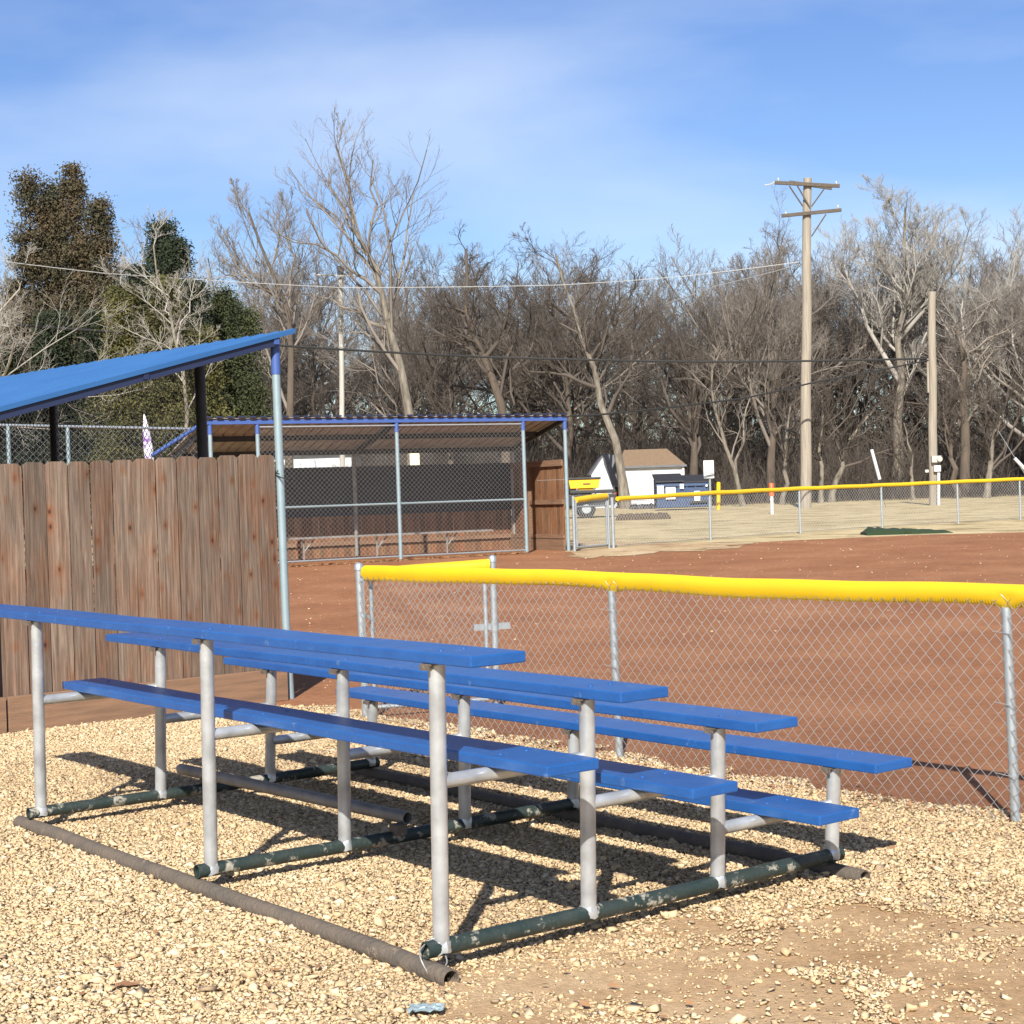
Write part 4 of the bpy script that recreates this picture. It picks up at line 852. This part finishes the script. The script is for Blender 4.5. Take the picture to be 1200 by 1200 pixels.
ptree(596, 104, [(588, 480), (572, 430), (558, 395), (548, 350), (545, 262)], .5, .1,
      [([(575, 440), (548, 400), (538, 350), (520, 300)], .26, .05, 3), ([(565, 420), (590, 380), (602, 330), (610, 280)], .24, .05, -3), ([(580, 455), (620, 420), (630, 370)], .2, .04, 3)], nl=6, dens=1.05, wob=.2, up=.25, label='dark gnarled bare tree with a curving trunk behind the far dugout roof')
ptree(527, 108, [(530, 470), (525, 400), (512, 340), (505, 266)], .34, .07, nl=11, dens=1.1, wob=.22, label='dark bare tree between the tall leaning tree and the gnarled curving one')
ptree(340, 84, [(338, 420), (332, 350), (318, 300), (300, 250), (290, 205)], .32, .06, [([(333, 360), (345, 300), (338, 240), (322, 205)], .15, .03, 2), ([(330, 345), (285, 300), (258, 240)], .15, .03, -2), ([(325, 330), (280, 310), (250, 290)], .12, .03, -2)], nl=6, dens=1.05, up=.55, ang=36, wob=.07, m2='twig_grey', label='round fan shaped bare tree left of the tall leaning tree')
ptree(218, 62, [(214, 420), (205, 360), (196, 300), (180, 262), (178, 235)], .13, .03, [([(205, 350), (190, 310), (160, 290)], .06, .015, 1), ([(212, 400), (220, 340), (228, 290)], .06, .015, 1)], nl=6, dens=.85, m1='bark_pale', m2='twig_pale', up=.4, ang=35, label='slim pale bare sapling in front of the olive evergreen')
ptree(128, 75, [(128, 400), (132, 320), (128, 250), (130, 195)], .2, .03, nl=8, dens=.8, up=.4, ang=40, m2='twig_grey', label='thin bare tree rising between the brown and the olive evergreens')
ptree(-75, 60, [(-75, 420), (-80, 340), (-75, 260), (-80, 170)], .35, .06, nl=10, dens=1.0, up=.2, m1='bark_pale', m2='twig_pale', label='pale bare tree past the left edge with only its branch tips showing')
ptree(30, 68, [(20, 470), (-10, 430), (10, 380), (60, 340)], .2, .04, nl=9, dens=.95, up=.15, m1='bark_pale', m2='twig_grey', label='low pale bare tree arching in front of the brown evergreen')
ptree(170, 92, [(175, 420), (190, 330), (205, 270), (212, 225)], .3, .05, nl=10, dens=1., m2='twig_grey', label='bare tree topping out above the olive evergreen')
ptree(812, 106, [(812, 500), (805, 430), (795, 360), (785, 300)], .42, .07, nl=12, dens=1.1, label='brown bare tree between the pale crooked tree and the white notice sign')
ptree(872, 92, [(862, 560), (850, 515), (832, 470), (835, 430), (845, 400)], .17, .05, [([(862, 560), (872, 500), (880, 440)], .09, .02, 1)], nl=6, dens=.7, m1='bark_pale', m2='twig_grey', label='slender forked pale trunk just right of the yellow bollard')
ptree(905, 108, [(905, 480), (900, 400), (893, 320), (885, 236)], .42, .06, nl=13, dens=1.25, m2='twig_grey', label='tall grey bare tree just left of the tall utility pole')
ptree(852, 116, [(850, 480), (852, 400), (850, 330), (852, 285)], .38, .06, nl=12, dens=1.1, label='broad brown bare tree above the yellow bollard')
ptree(917, 94, [(920, 540), (927, 480), (920, 420), (915, 380)], .2, .05, nl=6, dens=.8, m1='bark_pale', label='slender pale trunked tree left of the tall utility pole foot')
ptree(962, 95, [(963, 540), (962, 480), (965, 420), (960, 360)], .2, .05, nl=7, dens=.9, m1='bark_pale', label='straight mottled trunk close right of the tall utility pole foot')
ptree(974, 98, [(990, 520), (1025, 480), (1060, 440), (1090, 400)], .26, .07, nl=8, dens=.8, m1='bark_pale', up=.45, label='bare tree leaning steeply right from beside the tall utility pole')
ptree(1050, 112, [(1052, 480), (1055, 400), (1062, 310), (1060, 203)], .5, .08, [([(1053, 450), (1015, 380), (995, 310), (985, 245)], .25, .05, 3), ([(1055, 400), (1100, 340), (1125, 280), (1135, 225)], .25, .05, -3), ([(1058, 360), (1030, 290), (1025, 230)], .2, .04, 2), ([(1060, 330), (1090, 270), (1100, 215)], .2, .04, 2)], nl=8, dens=1.4, m1='bark_pale', m2='twig_pale', up=.4, ang=38, wob=.1, label='huge pale crowned bare tree rising behind the two wooden poles')
ptree(1133, 104, [(1134, 520), (1130, 440), (1128, 380), (1120, 330)], .42, .14, [([(1129, 390), (1160, 350), (1200, 310), (1230, 290)], .2, .05, -3), ([(1128, 380), (1115, 320), (1150, 270), (1190, 240)], .18, .04, 3), ([(1128, 385), (1165, 370), (1215, 350)], .18, .04, 2)], nl=7, dens=1.05, m2='twig_grey', wob=.15, label='dark trunked bare tree with spreading limbs right of the shorter pole')
ptree(1072, 95, [(1068, 540), (1060, 500), (1052, 460), (1048, 420)], .16, .04, nl=6, dens=.8, m1='bark_pale', label='thin pale trunk between the white guy guard and the shorter pole')
ptree(1155, 94, [(1160, 560), (1166, 510), (1170, 470), (1176, 400)], .26, .07, nl=8, dens=.9, m1='bark_pale', label='pale straight trunked tree near the right edge above the long fence')
ptree(1120, 97, [(1118, 550), (1108, 500), (1100, 450), (1102, 400)], .28, .07, nl=8, dens=.9, label='brown trunk leaning left directly right of the shorter pole foot')
ptree(1210, 108, [(1210, 480), (1205, 400), (1195, 320), (1190, 212)], .45, .07, nl=13, dens=1.3, m2='twig_pale', label='tall pale twigged tree at the far right edge')
ptree(1250, 104, [(1250, 480), (1255, 400), (1262, 320), (1270, 235)], .45, .07, nl=12, dens=1.0, m2='twig_grey', label='bare tree beyond the right edge whose side twigs reach into view')
# wood behind: copies of three trees
protos = []
for i, (h, kw) in enumerate(((15.5, dict(m2='twig', wob=.2)), (15.5, dict(m2='twig_grey', up=.4, ang=38, dome=.7)), (15.5, dict(m2='twig', wob=.24, up=.2, ang=55, dome=.55)))):
    protos.append(make_tree('bare_tree', (0, 0, 0), [(0, 0, -.3), (.2, 0, h*.3), (-.3, .3, h*.65), (.1, 0, h)], .36, .06, nl=13, dens=1.12, t0=.25, spread=1., label='bare brown tree standing in the packed wood behind the front row of trees', group='packed wood of bare trees behind the front row', **kw))
spots = []
for row, (Y0, n, hs) in enumerate(((122, 20, 1.0), (136, 20, 1.12), (152, 22, 1.22))):
    for k in range(n):
        X = -.345*Y0 + .69*Y0*1.06*(k+.5+random.uniform(-.3, .3))/n; spots.append((X, Y0+random.uniform(-6, 6), hs))
for i, (X, Y, hs) in enumerate(spots):
    ux = 600+X/Y*FPX; cap_ = float(np.interp(ux, [0, 120, 230, 330, 450, 500, 620, 700, 745, 800, 880, 1000, 1100, 1200], [280, 300, 290, 270, 300, 290, 268, 275, 325, 300, 272, 250, 245, 250]))
    hmax = PT(ux, cap_, Y).z-.5; s = hmax/15.5*random.uniform(.86, 1.08); k = i % 3
    if i < 3: c = protos[k]; c.location = (X, Y, .5); c.rotation_euler = (0, 0, random.uniform(0, 6.28)); c.scale = (s, s, s)
    else: c = copy_thing(protos[k], (X, Y, .5), random.uniform(0, 6.28), (s*random.uniform(.9, 1.15),)*2+(s,))
# understorey brush: thin upright stems in drifts
def brush(n, X0, X1, Y0, Y1, h0, h1, name, label, m, r=.013):
    x = rng.uniform(X0, X1, n); y = rng.uniform(Y0, Y1, n); hh = rng.uniform(h0, h1, n)*(.55+.7*vnoise(x, y, 6, 21)); d = unit(np.stack([rng.normal(0, .35, n), rng.normal(0, .35, n), np.ones(n)], 1))
    P = [np.stack([x, y, np.full(n, .45)], 1)]
    for k in range(3): P.append(P[-1]+d*(hh/3)[:, None]); d = unit(d+rng.normal(0, .22, (n, 3)))
    P = np.stack(P, 1); RR = np.full((n, 1), r)*np.linspace(1.4, .6, 4)[None]*rng.uniform(.7, 1.5, (n, 1))
    C, CR = children_of(P, RR, 5, .45, 45, .2, .2, 3, .7, .2, rmin=r*.6)
    V, F = join_np([tubes_np(P, RR, 3), tubes_np(C, CR, 3)]); return tag(link(name, np_mesh(name, V, F), m), label, 'brush', kind='stuff')
brush(9000, -52, 62, 108, 122, 2.5, 6, 'brush', 'brown leafless brush filling the foot of the wood', 'twig')
brush(9000, -62, 72, 124, 150, 5, 10, 'undergrowth', 'dark tangled undergrowth deep among the bare trees', 'bark', .02)
brush(1600, 12, 60, 98, 106, .8, 2.2, 'low_scrub', 'low brown scrub along the edge of the dry grass on the right', 'twig', .01)

# evergreens
def evergreen(u0, Y, spires, m, label, n=26000, low=.06, dens2=.5, q=.15):
    n = int(n*1.7); q = q*.70
    b = AT(u0, Y); o = thing('evergreen_tree', b, label, 'tree'); tr = MB(); Cs = []
    px = Y/FPX; ztot = 0; W = []
    for (u_, vt, w, vb) in spires:      # column, top, half width px, bottom
        p = PT(u_, vt, Y)-b; W.append((p.x, rng.uniform(-1, 1)*w*px*.4, p.z, w*px, max(low, PT(u_, vb, Y).z-b.z)))
    k = sum(w[3]*w[3]*(w[2]-w[4]) for w in W); V0 = []
    limbsP = []; limbsR = []
    for (x, y, H, w, zb) in W:
        tr.tube([(x*.3, y*.3, -.2), (x*.8, y*.8, H*.35), (x, y, H*.7), (x, y, H*.96)], [.2, .15, .09, .02], 8)
        nc = int(46*(H-zb)*max(.5, w)/2.2)
        t = rng.random(nc)**.85; zz = zb+(H-zb)*t; prof = w*(np.clip(1-t, 0, 1)**1.0)*(.55+.95*rng.random(nc))*np.clip(t*5+.45, 0, 1); an = rng.uniform(0, 6.283, nc)
        rr = prof*np.sqrt(rng.uniform(.25, 1, nc)); c = np.stack([x+np.cos(an)*rr, y+np.sin(an)*rr, zz+rr*.25], 1); V0.append(c)
        root = np.stack([np.full(nc, x), np.full(nc, y), zz-rr*.25], 1); limbsP.append(np.stack([root, (root+c)/2+rng.normal(0, .08, (nc, 3)), c], 1)); limbsR.append(np.tile([.035, .02, .008], (nc, 1)))
    cen = np.concatenate(V0); per = max(8, n//len(cen)); N = len(cen)*per
    sig = rng.uniform(.16, .42, len(cen)); p = np.repeat(cen, per, 0)+np.clip(rng.normal(size=(N, 3)), -1.7, 1.7)*np.repeat(sig, per)[:, None]*np.array([1, 1, .55])
    s = rng.uniform(.5, 1.2, N)*q*.5; Mx = rotm(N); qd = np.array([(-1, -.45, 0), (1, -.3, .1), (.9, .5, 0), (-.7, .4, -.1)]); V = np.einsum('nij,kj->nki', Mx, qd)*s[:, None, None]+p[:, None]
    F = np.arange(4)[None]+4*np.arange(N)[:, None]
    V2, F2 = tubes_np(np.concatenate(limbsP), np.concatenate(limbsR), 4); tr.quadset([tuple(v) for v in V2], [tuple(int(i) for i in f) for f in F2]); t_ = tr.build('trunk', 'bark', None, smooth=True); t_.parent = o
    c = link('crown', np_mesh('crown', V.reshape(-1, 3), F), m, None); c.parent = o
    return o
evergreen(60, 72, [(34, 203, 22, 330), (60, 215, 12, 300), (84, 194, 24, 340), (118, 238, 28, 420), (55, 240, 50, 470), (95, 290, 48, 520), (15, 330, 44, 560), (60, 360, 52, 580)], 'cedar_brown', 'ragged brown tinged evergreen with several spires at the left', 100000, q=.17)
evergreen(70, 66, [(60, 370, 56, 570), (8, 400, 46, 570), (115, 370, 48, 570)], 'cedar_dark', 'dark evergreen low behind the near dugout roof at the left', 60000, q=.17)
evergreen(185, 70, [(188, 264, 26, 420), (208, 285, 30, 450), (165, 320, 44, 560), (228, 335, 42, 560)], 'cedar_dark', 'dark green pointed evergreen behind the olive one', 70000, q=.17)
evergreen(190, 64, [(145, 340, 42, 580), (190, 330, 40, 580), (170, 370, 60, 600), (230, 390, 50, 600)], 'cedar_olive', 'bushy olive yellow evergreen behind the near dugout roof', 90000, q=.16)
evergreen(270, 72, [(262, 340, 40, 580), (288, 365, 30, 580), (245, 390, 44, 580)], 'cedar_green', 'olive green evergreen right of the near dugout roof corner', 60000, q=.16)

# ---------------------------------------------------------------- light, sky
SUN_EL = 35.5; AZ = math.atan2(-.11, -.99)
sd_ = Vector((math.sin(AZ)*math.cos(R(SUN_EL)), math.cos(AZ)*math.cos(R(SUN_EL)), math.sin(R(SUN_EL))))
sl = bpy.data.lights.new('sun', 'SUN'); sl.energy = 5.0; sl.angle = R(.5); sl.color = (1, .95, .86)
so = bpy.data.objects.new('sun', sl); COL.objects.link(so); so.rotation_euler = (-sd_).to_track_quat('-Z', 'Y').to_euler()
w = bpy.data.worlds.new('World'); S.world = w; w.use_nodes = True; n = w.node_tree.nodes; l = w.node_tree.links
bg = n['Background']; sky = n.new('ShaderNodeTexSky'); sky.sky_type = 'NISHITA'; sky.sun_disc = False; sky.sun_elevation = R(SUN_EL); sky.sun_rotation = AZ; sky.ozone_density = 3.0; sky.air_density = 1.0; sky.dust_density = .4
tc = n.new('ShaderNodeTexCoord'); mp = n.new('ShaderNodeMapping'); mp.inputs['Scale'].default_value = (1.5, 1.5, 5.5); mp.inputs['Location'].default_value = (.3, 5.2, 3.15); mp.inputs['Rotation'].default_value = (0, R(-5), 0); l.new(tc.outputs['Generated'], mp.inputs[0])
nz = n.new('ShaderNodeTexNoise'); nz.inputs['Scale'].default_value = 1.7; nz.inputs['Detail'].default_value = 7; nz.inputs['Roughness'].default_value = .48; nz.inputs['Distortion'].default_value = .25; l.new(mp.outputs[0], nz.inputs[0])
cr = n.new('ShaderNodeValToRGB'); cr.color_ramp.elements[0].position = .40; cr.color_ramp.elements[1].position = .72; cr.color_ramp.elements[1].color = (.5, .5, .5, 1); l.new(nz.outputs['Fac'], cr.inputs[0])
mx = n.new('ShaderNodeMixRGB'); l.new(cr.outputs[0], mx.inputs[0]); hs = n.new('ShaderNodeHueSaturation'); hs.inputs['Saturation'].default_value = 1.17; hs.inputs['Hue'].default_value = .515; l.new(sky.outputs[0], hs.inputs['Color']); l.new(hs.outputs[0], mx.inputs[1]); mx.inputs[2].default_value = (6.6, 7.3, 8.2, 1)
l.new(mx.outputs[0], bg.inputs[0]); bg.inputs[1].default_value = .082
S.view_settings.view_transform = 'Standard'; S.view_settings.look = 'None'; S.view_settings.exposure = .78; S.view_settings.gamma = 1
S.render.engine = 'CYCLES'; S.cycles.max_bounces = 6; S.cycles.diffuse_bounces = 3
